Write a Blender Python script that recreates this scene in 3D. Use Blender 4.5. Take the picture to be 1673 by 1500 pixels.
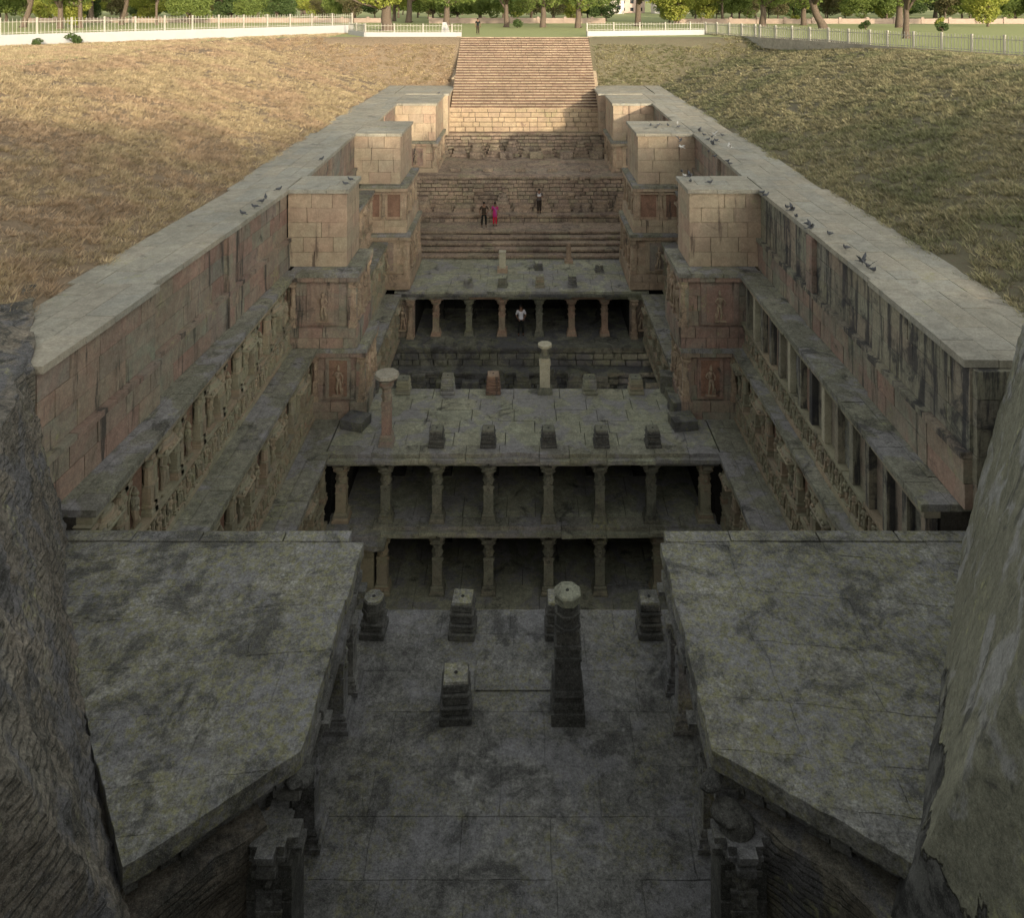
import bpy, math, random
import numpy as np
from mathutils import Vector, Matrix, noise

random.seed(7)
rng = np.random.default_rng(7)
S = bpy.context.scene
for o in list(bpy.data.objects):
    bpy.data.objects.remove(o)
C = S.collection
R = math.radians
EYE = 3.4                      # the eye is 3.4 m above the lawn (z = 0)
F = 1300.0                     # focal length in photo pixels

# ------------------------------------------------------------------ camera
cam = bpy.data.cameras.new('camera')
cam.sensor_width = 36.0
cam.lens = F / 1673.0 * 36.0
cam.shift_x = -(857 - 836.5) / 1673.0
cam.shift_y = -750.0 / 1673.0
cam.clip_start = 0.1
cam.clip_end = 4000
camo = bpy.data.objects.new('camera', cam)
camo.location = (0, 0, EYE)
camo.rotation_euler = (R(90), 0, 0)
C.objects.link(camo)
S.camera = camo

# ------------------------------------------------------------------ light
SUN_EL = R(10.5)
SUN_AZ = R(180 - 24)            # compass bearing of the sun measured from +Y towards +X (behind the camera, to the right)
w = bpy.data.worlds.new('World'); S.world = w; w.use_nodes = True
nt = w.node_tree
bg = nt.nodes['Background']
sky = nt.nodes.new('ShaderNodeTexSky')
sky.sky_type = 'NISHITA'; sky.sun_disc = False
sky.sun_elevation = SUN_EL; sky.sun_rotation = SUN_AZ
sky.air_density = 1.0; sky.dust_density = 2.5; sky.ozone_density = 1.0
hs = nt.nodes.new('ShaderNodeHueSaturation'); hs.inputs['Saturation'].default_value = 0.25
nt.links.new(sky.outputs[0], hs.inputs['Color']); tm = nt.nodes.new('ShaderNodeVectorMath'); tm.operation = 'MULTIPLY'; tm.inputs[1].default_value = (1.03, 1.0, 0.92)
nt.links.new(hs.outputs[0], tm.inputs[0]); nt.links.new(tm.outputs[0], bg.inputs[0])
bg.inputs[1].default_value = 0.15
sun = bpy.data.lights.new('sun', 'SUN'); sun.energy = 1.95; sun.angle = R(1.0); sun.color = (1.0, 0.83, 0.60)
suno = bpy.data.objects.new('sun', sun); C.objects.link(suno)
sv = Vector((math.sin(SUN_AZ) * math.cos(SUN_EL), math.cos(SUN_AZ) * math.cos(SUN_EL), math.sin(SUN_EL)))
suno.rotation_euler = sv.to_track_quat('Z', 'Y').to_euler()
S.view_settings.view_transform = 'Standard'
S.view_settings.look = 'None'
S.view_settings.gamma = 1.0
S.view_settings.exposure = 1.15
S.view_settings.use_curve_mapping = False

# ------------------------------------------------------------------ helpers
def P(px, py, h):
    d = F * h / py
    return Vector(((px - 857) / F * d, d, EYE - h))

def zz(h): return EYE - h

class MB:
    def __init__(s): s.v = []; s.f = []
    def add(s, vs, fs):
        b = len(s.v); s.v += [tuple(v) for v in vs]; s.f += [tuple(i + b for i in f) for f in fs]
    def box(s, x0, x1, y0, y1, z0, z1):
        s.add([(x0,y0,z0),(x1,y0,z0),(x1,y1,z0),(x0,y1,z0),(x0,y0,z1),(x1,y0,z1),(x1,y1,z1),(x0,y1,z1)],
              [(0,3,2,1),(4,5,6,7),(0,1,5,4),(1,2,6,5),(2,3,7,6),(3,0,4,7)])
    def cbox(s, x0, x1, y0, y1, z0, z1, c=0.02):
        """box with chamfered edges"""
        X = (x0, x1); Y = (y0, y1); Z = (z0, z1)
        vs = []; idx = {}
        for i in (0,1):
            for j in (0,1):
                for k in (0,1):
                    sx = c if i == 0 else -c; sy = c if j == 0 else -c; sz = c if k == 0 else -c
                    idx[i,j,k,0] = len(vs); vs.append((X[i], Y[j]+sy, Z[k]+sz))
                    idx[i,j,k,1] = len(vs); vs.append((X[i]+sx, Y[j], Z[k]+sz))
                    idx[i,j,k,2] = len(vs); vs.append((X[i]+sx, Y[j]+sy, Z[k]))
        I = idx
        fs = []
        for i in (0,1): fs.append([I[i,0,0,0], I[i,1,0,0], I[i,1,1,0], I[i,0,1,0]][::(1 if i else -1)])
        for j in (0,1): fs.append([I[0,j,0,1], I[1,j,0,1], I[1,j,1,1], I[0,j,1,1]][::(-1 if j else 1)])
        for k in (0,1): fs.append([I[0,0,k,2], I[1,0,k,2], I[1,1,k,2], I[0,1,k,2]][::(1 if k else -1)])
        for i in (0,1):
            for j in (0,1):
                q = [I[i,j,0,0], I[i,j,0,1], I[i,j,1,1], I[i,j,1,0]]; fs.append(q if i != j else q[::-1])
            for k in (0,1):
                q = [I[i,0,k,0], I[i,1,k,0], I[i,1,k,2], I[i,0,k,2]]; fs.append(q if i != k else q[::-1])
        for j in (0,1):
            for k in (0,1):
                q = [I[0,j,k,1], I[1,j,k,1], I[1,j,k,2], I[0,j,k,2]]; fs.append(q[::-1] if j == k else q)
        for i in (0,1):
            for j in (0,1):
                for k in (0,1):
                    t = [I[i,j,k,0], I[i,j,k,1], I[i,j,k,2]]; fs.append(t if (i+j+k) % 2 else t[::-1])
        s.add(vs, fs)
    def stack(s, secs, cx=0, cy=0, rot=0.0):
        """secs: (z0, z1, r0, r1, sides): tapered prisms one on another"""
        for z0, z1, r0, r1, n in secs:
            k = math.pi / n; q = 1 / math.cos(k) if n < 16 else 1
            vs = []
            for z, r in ((z0, r0), (z1, r1)):
                for i in range(n):
                    a = 2*math.pi*i/n + k + rot
                    vs.append((cx + r*q*math.cos(a), cy + r*q*math.sin(a), z))
            fs = [tuple(range(n))[::-1], tuple(range(n, 2*n))]
            fs += [(i, (i+1) % n, n+(i+1) % n, n+i) for i in range(n)]
            s.add(vs, fs)
    def ell(s, c, r, n=8, m=6, zflat=None):
        vs = [(c[0], c[1], c[2]-r[2])]
        for j in range(1, m):
            t = math.pi*j/m
            for i in range(n):
                a = 2*math.pi*i/n
                vs.append((c[0]+r[0]*math.sin(t)*math.cos(a), c[1]+r[1]*math.sin(t)*math.sin(a), c[2]-r[2]*math.cos(t)))
        vs.append((c[0], c[1], c[2]+r[2]))
        fs = [(0, 1+(i+1) % n, 1+i) for i in range(n)]
        for j in range(m-2):
            for i in range(n):
                a = 1+j*n+i; b = 1+j*n+(i+1) % n
                fs.append((a, b, b+n, a+n))
        L = len(vs)-1; b0 = 1+(m-2)*n
        fs += [(b0+i, b0+(i+1) % n, L) for i in range(n)]
        s.add(vs, fs)
    def tube(s, pts, rad, n=8):
        rings = []
        base = []
        up = Vector((0.13, 0.27, 1)).normalized()
        for i, p in enumerate(pts):
            p = Vector(p)
            a = Vector(pts[max(i-1, 0)]); b = Vector(pts[min(i+1, len(pts)-1)])
            d = (b-a).normalized()
            u = d.cross(Vector((1, 0.2, 0.1))).normalized() if abs(d.z) > 0.7 else d.cross(up).normalized()
            v = d.cross(u).normalized()
            for k in range(n):
                t = 2*math.pi*k/n
                base.append(tuple(p + rad[i]*(u*math.cos(t)+v*math.sin(t))))
        fs = []
        for i in range(len(pts)-1):
            for k in range(n):
                a = i*n+k; b = i*n+(k+1) % n
                fs.append((a, a+n, b+n, b))
        fs.append(tuple(range(n))); fs.append(tuple(range((len(pts)-1)*n, len(pts)*n))[::-1])
        s.add(base, fs)
    def prism(s, poly, z0, z1):
        n = len(poly)
        ar = sum(poly[i][0]*poly[(i+1) % n][1]-poly[(i+1) % n][0]*poly[i][1] for i in range(n))
        if ar < 0: poly = poly[::-1]
        vs = [(p[0], p[1], z0) for p in poly]+[(p[0], p[1], z1) for p in poly]
        s.add(vs, [tuple(range(n))[::-1], tuple(range(n, 2*n))]+[(i, (i+1) % n, n+(i+1) % n, n+i) for i in range(n)])
    def mesh(s, name, mat=None, smooth=False):
        me = bpy.data.meshes.new(name)
        me.from_pydata(s.v, [], s.f)
        if mat: me.materials.append(mat)
        if smooth: me.polygons.foreach_set('use_smooth', [True]*len(me.polygons))
        me.update()
        return me
    def obj(s, name, mat, parent=None, loc=None, smooth=False):
        """verts are world coordinates; origin goes to loc (or the parent's)"""
        o = bpy.data.objects.new(name, s.mesh(name, mat, smooth)); C.objects.link(o)
        if parent is not None:
            o.parent = parent; pl = wloc(parent)
            loc = pl
        if loc is not None:
            L = Vector(loc)
            o.data.transform(Matrix.Translation(-L))
            if parent is None: o.location = L
        return o

def wloc(o):
    v = Vector(o.location)
    while o.parent is not None:
        o = o.parent; v = v + Vector(o.location)
    return v

def tag(o, label=None, cat=None, group=None, kind=None):
    if label: o['label'] = label
    if cat: o['category'] = cat
    if group: o['group'] = group
    if kind: o['kind'] = kind
    return o

def thing(name, loc, label, cat, group=None):
    o = bpy.data.objects.new(name, None); C.objects.link(o)
    o.location = loc; o.empty_display_size = 0.3
    return tag(o, label, cat, group)

def inst(name, me, parent, wpos, rotz=0, scale=(1,1,1), rot=None):
    o = bpy.data.objects.new(name, me); C.objects.link(o)
    if parent is not None:
        o.parent = parent; o.location = Vector(wpos) - wloc(parent)
    else:
        o.location = wpos
    o.rotation_euler = rot if rot else (0, 0, rotz)
    o.scale = scale
    return o

def copy_tree(o, parent=None):
    c = o.copy(); C.objects.link(c)
    if parent is not None: c.parent = parent
    for ch in list(kids.get(o.name, [])):
        copy_tree(ch, c)
    return c
kids = {}

# ------------------------------------------------------------------ materials
class NT:
    def __init__(s, name):
        s.m = bpy.data.materials.new(name); s.m.use_nodes = True
        s.t = s.m.node_tree; s.n = s.t.nodes; s.b = s.n['Principled BSDF']
        s.b.inputs['Specular IOR Level'].default_value = 0.25
    def new(s, typ, **kw):
        n = s.n.new(typ)
        for k, v in kw.items(): setattr(n, k, v)
        return n
    def link(s, a, b): s.t.links.new(a, b)
    def val(s, sock, v):
        if hasattr(v, 'is_output') or isinstance(v, bpy.types.NodeSocket): s.link(v, sock)
        else: sock.default_value = v
    def pos(s, scale=(1,1,1)):
        g = s.new('ShaderNodeNewGeometry')
        if scale == (1,1,1): return g.outputs['Position']
        m = s.new('ShaderNodeVectorMath', operation='MULTIPLY'); s.link(g.outputs['Position'], m.inputs[0]); m.inputs[1].default_value = scale
        return m.outputs[0]
    def noise(s, vec, scale, detail=5, rough=0.6, dist=0.0):
        n = s.new('ShaderNodeTexNoise'); s.link(vec, n.inputs['Vector'])
        n.inputs['Scale'].default_value = scale; n.inputs['Detail'].default_value = detail
        n.inputs['Roughness'].default_value = rough; n.inputs['Distortion'].default_value = dist
        return n.outputs['Fac']
    def vor(s, vec, scale, feature='F1', rnd=1.0):
        n = s.new('ShaderNodeTexVoronoi', feature=feature); s.link(vec, n.inputs['Vector']); n.inputs['Scale'].default_value = scale
        n.inputs['Randomness'].default_value = rnd
        return n
    def math(s, op, a, b=0.0, clamp=False):
        n = s.new('ShaderNodeMath', operation=op, use_clamp=clamp); s.val(n.inputs[0], a); s.val(n.inputs[1], b); return n.outputs[0]
    def step(s, v, lo, hi):
        n = s.new('ShaderNodeMapRange', interpolation_type='SMOOTHSTEP'); s.link(v, n.inputs[0])
        n.inputs[1].default_value = lo; n.inputs[2].default_value = hi
        return n.outputs[0]
    def mix(s, f, a, b, mode='MIX'):
        n = s.new('ShaderNodeMix', data_type='RGBA', blend_type=mode)
        s.val(n.inputs[0], f)
        s.val(n.inputs[6], a if not isinstance(a, tuple) else (*a, 1)); s.val(n.inputs[7], b if not isinstance(b, tuple) else (*b, 1))
        return n.outputs[2]
    def ramp(s, v, cols, interp='LINEAR'):
        n = s.new('ShaderNodeValToRGB'); s.link(v, n.inputs[0]); cr = n.color_ramp; cr.interpolation = interp
        k = len(cols)
        while len(cr.elements) < k: cr.elements.new(0.5)
        for i, c in enumerate(cols):
            cr.elements[i].position = i/(k-1) if interp == 'LINEAR' else i/k
            cr.elements[i].color = (*c, 1)
        return n.outputs[0]
    def rnd(s):
        oi = s.new('ShaderNodeObjectInfo'); g = s.new('ShaderNodeNewGeometry')
        a = s.math('ADD', oi.outputs['Random'], g.outputs['Random Per Island'])
        return s.math('FRACT', a)
    def bump(s, h, strength, dist, prev=None):
        n = s.new('ShaderNodeBump'); s.link(h, n.inputs['Height']); n.inputs['Strength'].default_value = strength; n.inputs['Distance'].default_value = dist
        if prev is not None: s.link(prev, n.inputs['Normal'])
        return n.outputs[0]

def stone(name, tints, var=0.5, course=0.0, mott=0.3, foot=False, dark=(0.05,0.05,0.045), dark_amt=0.3, lichen=(0.33,0.33,0.17), lichen_amt=0.2,
          streak=0.0, speck=0.3, bump=0.5, scale=1.0, rough=0.92, grey=None, grey_amt=0.0, carve=0.0):
    m = NT(name)
    p = m.pos()
    col = m.mix(0.35, m.ramp(m.rnd(), tints), m.ramp(m.noise(m.pos(), 0.8, 3, 0.6, 0.5), tints))
    big = m.noise(p, 0.55*scale, 6, 0.62)
    med = m.noise(p, 2.6*scale, 8, 0.68, 0.4)
    fine = m.noise(p, 17*scale, 8, 0.75)
    vfine = m.noise(p, 60*scale, 3, 0.7)
    # overall tone variation
    f = m.math('MULTIPLY_ADD', m.math('SUBTRACT', med, 0.5), var*2.6); f.node.inputs[2].default_value = 1.0
    f2 = m.math('MULTIPLY_ADD', m.math('SUBTRACT', fine, 0.5), var*3.0); f2.node.inputs[2].default_value = 1.0
    f = m.math('MULTIPLY', f, f2)
    f3 = m.math('MULTIPLY_ADD', m.math('SUBTRACT', m.noise(p, 0.35*scale, 4, 0.55, 0.7), 0.5), var*2.2); f3.node.inputs[2].default_value = 1.0
    f = m.math('MAXIMUM', m.math('MULTIPLY', f, f3), 0.12)
    cmb = m.new('ShaderNodeCombineColor'); [m.link(f, cmb.inputs[i]) for i in range(3)]
    col = m.mix(1.0, col, cmb.outputs[0], 'MULTIPLY')
    if grey:
        g = m.step(m.noise(p, 0.9*scale, 5, 0.6, 0.6), 0.60-0.25*grey_amt, 0.66-0.2*grey_amt)
        col = m.mix(m.math('MULTIPLY', g, 0.8), col, grey)
    if lichen_amt > 0:
        a = m.step(m.noise(p, 0.75*scale, 9, 0.72, 0.8), 0.60-0.25*lichen_amt, 0.70-0.25*lichen_amt)
        b = m.step(m.noise(p, 9*scale, 6, 0.75), 0.44, 0.62)
        col = m.mix(m.math('MULTIPLY', m.math('MULTIPLY', a, b), 0.85), col, lichen)
    if dark_amt > 0:
        d = m.step(m.noise(p, 1.0*scale, 9, 0.72, 0.5), 0.62-0.22*dark_amt, 0.74-0.22*dark_amt)
        col = m.mix(m.math('MULTIPLY', d, 0.8), col, dark)
    if streak > 0:
        st = m.step(m.noise(m.pos((2.3, 2.3, 0.22)), 1.0, 7, 0.7), 0.60-0.11*streak, 0.70-0.12*streak)
        st2 = m.step(m.noise(m.pos((7, 7, 0.5)), 1.0, 5, 0.6), 0.5, 0.8)
        s_ = m.math('MAXIMUM', st, m.math('MULTIPLY', st2, 0.55*streak))
        col = m.mix(m.math('MULTIPLY', s_, 0.85), col, dark)
    if course > 0:      # thin brick courses: joints eaten out between them
        sx = m.new('ShaderNodeSeparateXYZ'); m.link(p, sx.inputs[0])
        zc = m.math('ADD', m.math('MULTIPLY', sx.outputs[2], 1/course), m.math('MULTIPLY', m.noise(p, 0.5, 3, 0.5), 0.8))
        fr_ = m.math('ABSOLUTE', m.math('SUBTRACT', m.math('FRACT', zc), 0.5))
        j_ = m.math('MULTIPLY', m.step(fr_, 0.28, 0.46), m.step(m.noise(p, 2.2, 6, 0.7), 0.40, 0.55))
        col = m.mix(m.math('MULTIPLY', j_, 0.75), col, dark)
        cb = m.math('SUBTRACT', 1.0, j_)
    if mott > 0:
        a = m.noise(p, 5.5*scale, 10, 0.82, 0.3); bb = m.noise(p, 24*scale, 8, 0.85, 0.2)
        q = m.math('ADD', m.math('MULTIPLY', m.math('SUBTRACT', a, 0.5), 3.2*mott), m.math('MULTIPLY', m.math('SUBTRACT', bb, 0.5), 3.4*mott))
        q = m.math('MAXIMUM', m.math('ADD', q, 1.0), 0.22); cm = m.new('ShaderNodeCombineColor'); [m.link(q, cm.inputs[i]) for i in range(3)]
        col = m.mix(1.0, col, cm.outputs[0], 'MULTIPLY')
    if foot:      # plaster fallen away at the foot of the wall
        sx = m.new('ShaderNodeSeparateXYZ'); m.link(p, sx.inputs[0])
        e = m.math('ADD', sx.outputs[2], 6.75)
        e = m.math('ADD', e, m.math('MULTIPLY', m.math('SUBTRACT', m.noise(p, 1.1, 8, 0.62), 0.5), 2.6))
        e = m.math('ADD', e, m.math('MULTIPLY', m.math('MAXIMUM', m.math('SUBTRACT', sx.outputs[1], 11.2), 0.0), 0.45))
        mk = m.step(m.math('MULTIPLY', e, -1.0), -0.03, 0.05)
        col = m.mix(mk, col, m.mix(m.step(m.noise(p, 3.0, 8, 0.75), 0.42, 0.6), (0.035, 0.035, 0.033), (0.12, 0.12, 0.11)))
    if speck > 0:
        sp = m.step(vfine, 0.55, 0.66)
        col = m.mix(m.math('MULTIPLY', sp, speck), col, (0.42, 0.42, 0.36))
        sp = m.step(m.noise(p, 33*scale, 4, 0.7), 0.55, 0.66)
        col = m.mix(m.math('MULTIPLY', sp, speck), col, dark)
    m.link(col, m.b.inputs['Base Color'])
    m.b.inputs['Roughness'].default_value = rough
    n = m.bump(med, bump*0.6, 0.08)
    n = m.bump(fine, bump, 0.03, n)
    n = m.bump(vfine, bump*0.7, 0.008, n)
    if foot: n = m.bump(m.math('SUBTRACT', 1.0, mk), 1.0, 0.15, n)
    if course > 0: n = m.bump(cb, 0.5, 0.02, n)
    if carve > 0:
        v = m.vor(p, 7.0, 'SMOOTH_F1')
        n = m.bump(v.outputs['Distance'], carve, 0.08, n)
    m.link(n, m.b.inputs['Normal'])
    return m.m

def plain(name, col, rough=0.7, var=0.15, sc=8, bump=0.1):
    m = NT(name); p = m.pos()
    f = m.noise(p, sc, 5, 0.6)
    c = m.mix(f, tuple(c*(1-var*1.5) for c in col), tuple(min(1, c*(1+var*1.5)) for c in col))
    m.link(c, m.b.inputs['Base Color']); m.b.inputs['Roughness'].default_value = rough
    m.link(m.bump(f, bump, 0.02), m.b.inputs['Normal'])
    return m.m

PINK = (0.36,0.235,0.17); TAN = (0.37,0.295,0.185); BUFF = (0.40,0.33,0.23); GG = (0.235,0.235,0.18); GREY = (0.20,0.20,0.185)
M = {}
M['wall'] = stone('weathered sandstone', [(0.34,0.225,0.175), (0.31,0.26,0.19), (0.225,0.24,0.185), (0.30,0.195,0.155), (0.26,0.26,0.20), (0.27,0.175,0.14), (0.23,0.235,0.20)], 0.35, dark_amt=0.2, lichen_amt=0.1, streak=0.5, speck=0.1, bump=0.4, mott=0.3)
M['wallr'] = stone('streaked sandstone', [(0.266,0.252,0.190), (0.257,0.257,0.195), (0.294,0.261,0.190), (0.257,0.252,0.190), (0.294,0.228,0.176), (0.237,0.237,0.199)], 0.35, dark=(0.045,0.045,0.05), dark_amt=0.55, lichen_amt=0.1, streak=1.1, speck=0.1, bump=0.4, mott=0.35)
M['pier'] = stone('warm sandstone', [(0.43,0.32,0.23), (0.44,0.36,0.25), (0.40,0.34,0.24), (0.42,0.30,0.215), (0.37,0.31,0.23), (0.40,0.275,0.20)], 0.3, dark=(0.12,0.09,0.07), dark_amt=0.1, lichen_amt=0.05, streak=0.3, speck=0.08, bump=0.35, mott=0.25)
M['red'] = stone('red sandstone', [(0.27,0.15,0.105), (0.25,0.16,0.11), (0.20,0.13,0.10)], 0.4, dark_amt=0.3, lichen_amt=0.1, streak=0.3, speck=0.1, bump=0.5)
M['pave'] = stone('coping stone', [(0.34,0.315,0.25), (0.31,0.30,0.245), (0.36,0.325,0.255), (0.30,0.30,0.26), (0.34,0.33,0.28)], 0.35, dark=(0.13,0.12,0.10), dark_amt=0.25, lichen_amt=0.1, speck=0.12, bump=0.25)
M['ledge'] = stone('ledge stone', [(0.228,0.228,0.168), (0.198,0.198,0.156), (0.246,0.240,0.180), (0.186,0.180,0.168)], 0.5, dark_amt=0.35, lichen_amt=0.2, grey=(0.25,0.245,0.25), grey_amt=0.4, speck=0.2, bump=0.5, mott=.75)
M['carved'] = stone('carved green grey stone', [(0.290,0.281,0.198), (0.259,0.259,0.182), (0.320,0.290,0.198), (0.350,0.259,0.182), (0.228,0.228,0.182)], 0.3, dark_amt=0.2, lichen_amt=0.15, speck=0.12, bump=0.35, carve=0.12, mott=0.2)
M['carved_pink'] = stone('carved sandstone', [(0.374,0.264,0.187), (0.363,0.297,0.209), (0.308,0.220,0.165)], 0.5, dark_amt=0.3, lichen_amt=0.1, speck=0.1, bump=0.6, carve=0.25)
M['roof'] = stone('lichen roof stone', [(0.289,0.297,0.212), (0.264,0.272,0.204), (0.315,0.306,0.221)], 0.55, dark_amt=0.3, lichen=(0.32,0.315,0.21), lichen_amt=0.5, grey=(0.24,0.235,0.24), grey_amt=0.5, speck=0.25, bump=0.6, mott=0.6)
M['near'] = stone('blackened grey stone', [(0.186,0.186,0.171), (0.164,0.164,0.156), (0.208,0.206,0.186), (0.150,0.150,0.145)], 0.8, dark=(0.06,0.06,0.057), dark_amt=0.5, lichen=(0.22,0.215,0.125), lichen_amt=0.45, grey=(0.22,0.22,0.225), grey_amt=0.45, speck=0.45, bump=1.0, mott=0.85)
M['nearroof'] = stone('rough lichened roof stone', [(0.246,0.246,0.224), (0.217,0.217,0.202), (0.267,0.260,0.224), (0.224,0.224,0.217)], 0.85, dark=(0.075,0.075,0.07), dark_amt=0.6, lichen=(0.27,0.265,0.135), lichen_amt=0.95, grey=(0.25,0.25,0.255), grey_amt=0.4, speck=0.5, bump=1.0, mott=0.85)
M['pillar'] = stone('pillar stone', [(0.165,0.165,0.125), (0.15,0.155,0.12), (0.19,0.175,0.13)], 0.45, dark_amt=0.35, lichen=(0.24,0.24,0.13), lichen_amt=0.3, speck=0.15, bump=0.4, mott=0.5)
M['pillar_pink'] = stone('pink pillar stone', [(0.37,0.25,0.18), (0.33,0.235,0.17), (0.27,0.25,0.18)], 0.4, dark_amt=0.2, lichen_amt=0.1, speck=0.1, bump=0.4)
M['pillar_pale'] = stone('pale restored stone', [(0.42,0.39,0.28), (0.40,0.38,0.29)], 0.25, dark_amt=0.05, lichen_amt=0.0, speck=0.05, bump=0.2)
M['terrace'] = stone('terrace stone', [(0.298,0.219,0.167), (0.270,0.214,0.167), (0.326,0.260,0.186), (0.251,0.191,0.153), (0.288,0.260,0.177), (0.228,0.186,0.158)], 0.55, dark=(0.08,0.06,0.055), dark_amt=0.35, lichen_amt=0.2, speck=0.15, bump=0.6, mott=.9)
M['terrace_lit'] = stone('sunlit terrace stone', [(0.425,0.323,0.212), (0.399,0.315,0.212), (0.374,0.281,0.204), (0.425,0.357,0.230)], 0.4, dark=(0.16,0.11,0.09), dark_amt=0.25, lichen_amt=0.2, speck=0.1, bump=0.5, mott=0.4)  # lighter copy of the terrace stone, sunlight put into the colour
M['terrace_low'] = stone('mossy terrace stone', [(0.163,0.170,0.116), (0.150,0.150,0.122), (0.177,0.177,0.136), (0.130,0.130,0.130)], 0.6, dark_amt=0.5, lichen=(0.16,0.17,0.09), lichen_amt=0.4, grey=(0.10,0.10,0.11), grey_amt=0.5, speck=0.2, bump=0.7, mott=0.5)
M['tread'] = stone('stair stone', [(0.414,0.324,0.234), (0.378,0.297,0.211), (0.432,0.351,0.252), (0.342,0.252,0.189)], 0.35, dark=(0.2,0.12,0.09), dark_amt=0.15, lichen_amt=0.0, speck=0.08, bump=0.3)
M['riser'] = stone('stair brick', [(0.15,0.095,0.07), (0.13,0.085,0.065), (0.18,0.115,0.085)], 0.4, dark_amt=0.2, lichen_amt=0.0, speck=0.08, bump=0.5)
M['blackened'] = stone('soot black pillar stone', [(0.10,0.10,0.09), (0.085,0.085,0.08), (0.12,0.118,0.10)], 0.7, dark_amt=0.4, lichen=(0.2,0.2,0.12), lichen_amt=0.15, speck=0.3, bump=0.9, mott=.9)  # near-black tone for the stubs, the tall pillar and corner masonry
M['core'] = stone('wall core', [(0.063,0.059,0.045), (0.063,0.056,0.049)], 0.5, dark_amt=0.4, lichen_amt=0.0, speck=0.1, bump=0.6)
M['inside'] = stone('shade dark inner stone', [(0.030,0.030,0.028), (0.033,0.032,0.028)], 0.6, dark=(0.02,0.02,0.02), dark_amt=0.4, lichen_amt=0.0, speck=0.1, bump=0.6)  # darkness of the unlit interiors put into the stone colour
M['plaster'] = stone('greenish lime plaster', [(0.178,0.175,0.126), (0.170,0.170,0.126)], 0.35, dark=(0.055,0.055,0.05), dark_amt=0.25, lichen_amt=0.1, grey=(0.27,0.27,0.26), grey_amt=0.3, streak=0.35, speck=0.2, bump=0.5, mott=.65, foot=True)
M['brickwall'] = stone('weathered brick', course=0.10, tints=[(0.184,0.171,0.122), (0.159,0.153,0.122), (0.196,0.159,0.122), (0.147,0.147,0.128)], var=0.7, dark_amt=0.45, lichen_amt=0.25, grey=(0.14,0.14,0.15), grey_amt=0.4, speck=0.4, bump=1.0, mott=.9)
M['bare'] = stone('bare broken masonry', [(0.075,0.075,0.07), (0.06,0.06,0.055), (0.09,0.088,0.08)], 0.8, dark=(0.02,0.02,0.02), dark_amt=0.6, lichen_amt=0.1, speck=0.4, bump=1.0, mott=0.7)
M['white'] = plain('white paint', (0.42,0.42,0.42), 0.6, 0.06, 2)
M['fence'] = plain('cream painted metal', (0.40,0.38,0.32), 0.5, 0.08, 5)
M['bark'] = plain('bark', (0.13,0.10,0.075), 0.95, 0.35, 9, 0.8)

def leafmat(name, cols, trans=0.35):
    m = NT(name)
    c = m.ramp(m.rnd(), cols)
    n = m.noise(m.pos(), 0.5, 3, 0.5)
    c = m.mix(m.math('MULTIPLY', m.step(n, 0.45, 0.62), 0.45), c, cols[-1])
    m.link(c, m.b.inputs['Base Color']); m.b.inputs['Roughness'].default_value = 0.6
    tr = m.new('ShaderNodeBsdfTranslucent'); m.link(c, tr.inputs[0])
    mx = m.new('ShaderNodeMixShader'); mx.inputs[0].default_value = trans
    m.link(m.b.outputs[0], mx.inputs[1]); m.link(tr.outputs[0], mx.inputs[2])
    m.link(mx.outputs[0], m.n['Material Output'].inputs[0])
    return m.m
M['leaf_dark'] = leafmat('dark foliage', [(0.09,0.14,0.045), (0.12,0.17,0.055), (0.07,0.11,0.04)])
M['leaf_mid'] = leafmat('mid green foliage', [(0.17,0.23,0.06), (0.23,0.28,0.07), (0.13,0.18,0.05)])
M['leaf_bright'] = leafmat('yellow green foliage', [(0.30,0.35,0.06), (0.40,0.39,0.09), (0.24,0.29,0.06)])
M['leaf_dry'] = leafmat('dry foliage', [(0.17,0.15,0.07), (0.14,0.13,0.06), (0.12,0.11,0.05)])

def grassmat(name, cols, patch):
    m = NT(name)
    c = m.ramp(m.rnd(), cols)
    n = m.noise(m.pos(), 0.22, 5, 0.6, 0.5)
    c = m.mix(m.math('MULTIPLY', m.step(n, 0.46, 0.6), 0.7), c, patch)
    cm = m.new('ShaderNodeCombineColor'); ff = m.math('MULTIPLY_ADD', m.noise(m.pos(), 1.6, 4, 0.6), 1.8); ff.node.inputs[2].default_value = 0.1; [m.link(ff, cm.inputs[q]) for q in range(3)]
    c = m.mix(1.0, c, cm.outputs[0], 'MULTIPLY')
    m.link(c, m.b.inputs['Base Color']); m.b.inputs['Roughness'].default_value = 0.85
    tr = m.new('ShaderNodeBsdfTranslucent'); m.link(c, tr.inputs[0])
    mx = m.new('ShaderNodeMixShader'); mx.inputs[0].default_value = 0.2
    m.link(m.b.outputs[0], mx.inputs[1]); m.link(tr.outputs[0], mx.inputs[2])
    m.link(mx.outputs[0], m.n['Material Output'].inputs[0])
    return m.m
M['grassL'] = grassmat('dry straw grass', [(0.50,0.40,0.25), (0.42,0.34,0.21), (0.58,0.47,0.30), (0.36,0.29,0.18), (0.45,0.38,0.23)], (0.44,0.32,0.22))
M['grassR'] = grassmat('half green grass', [(0.40,0.35,0.21), (0.32,0.29,0.17), (0.48,0.42,0.26), (0.25,0.25,0.13), (0.35,0.33,0.20)], (0.21,0.23,0.12))

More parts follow.
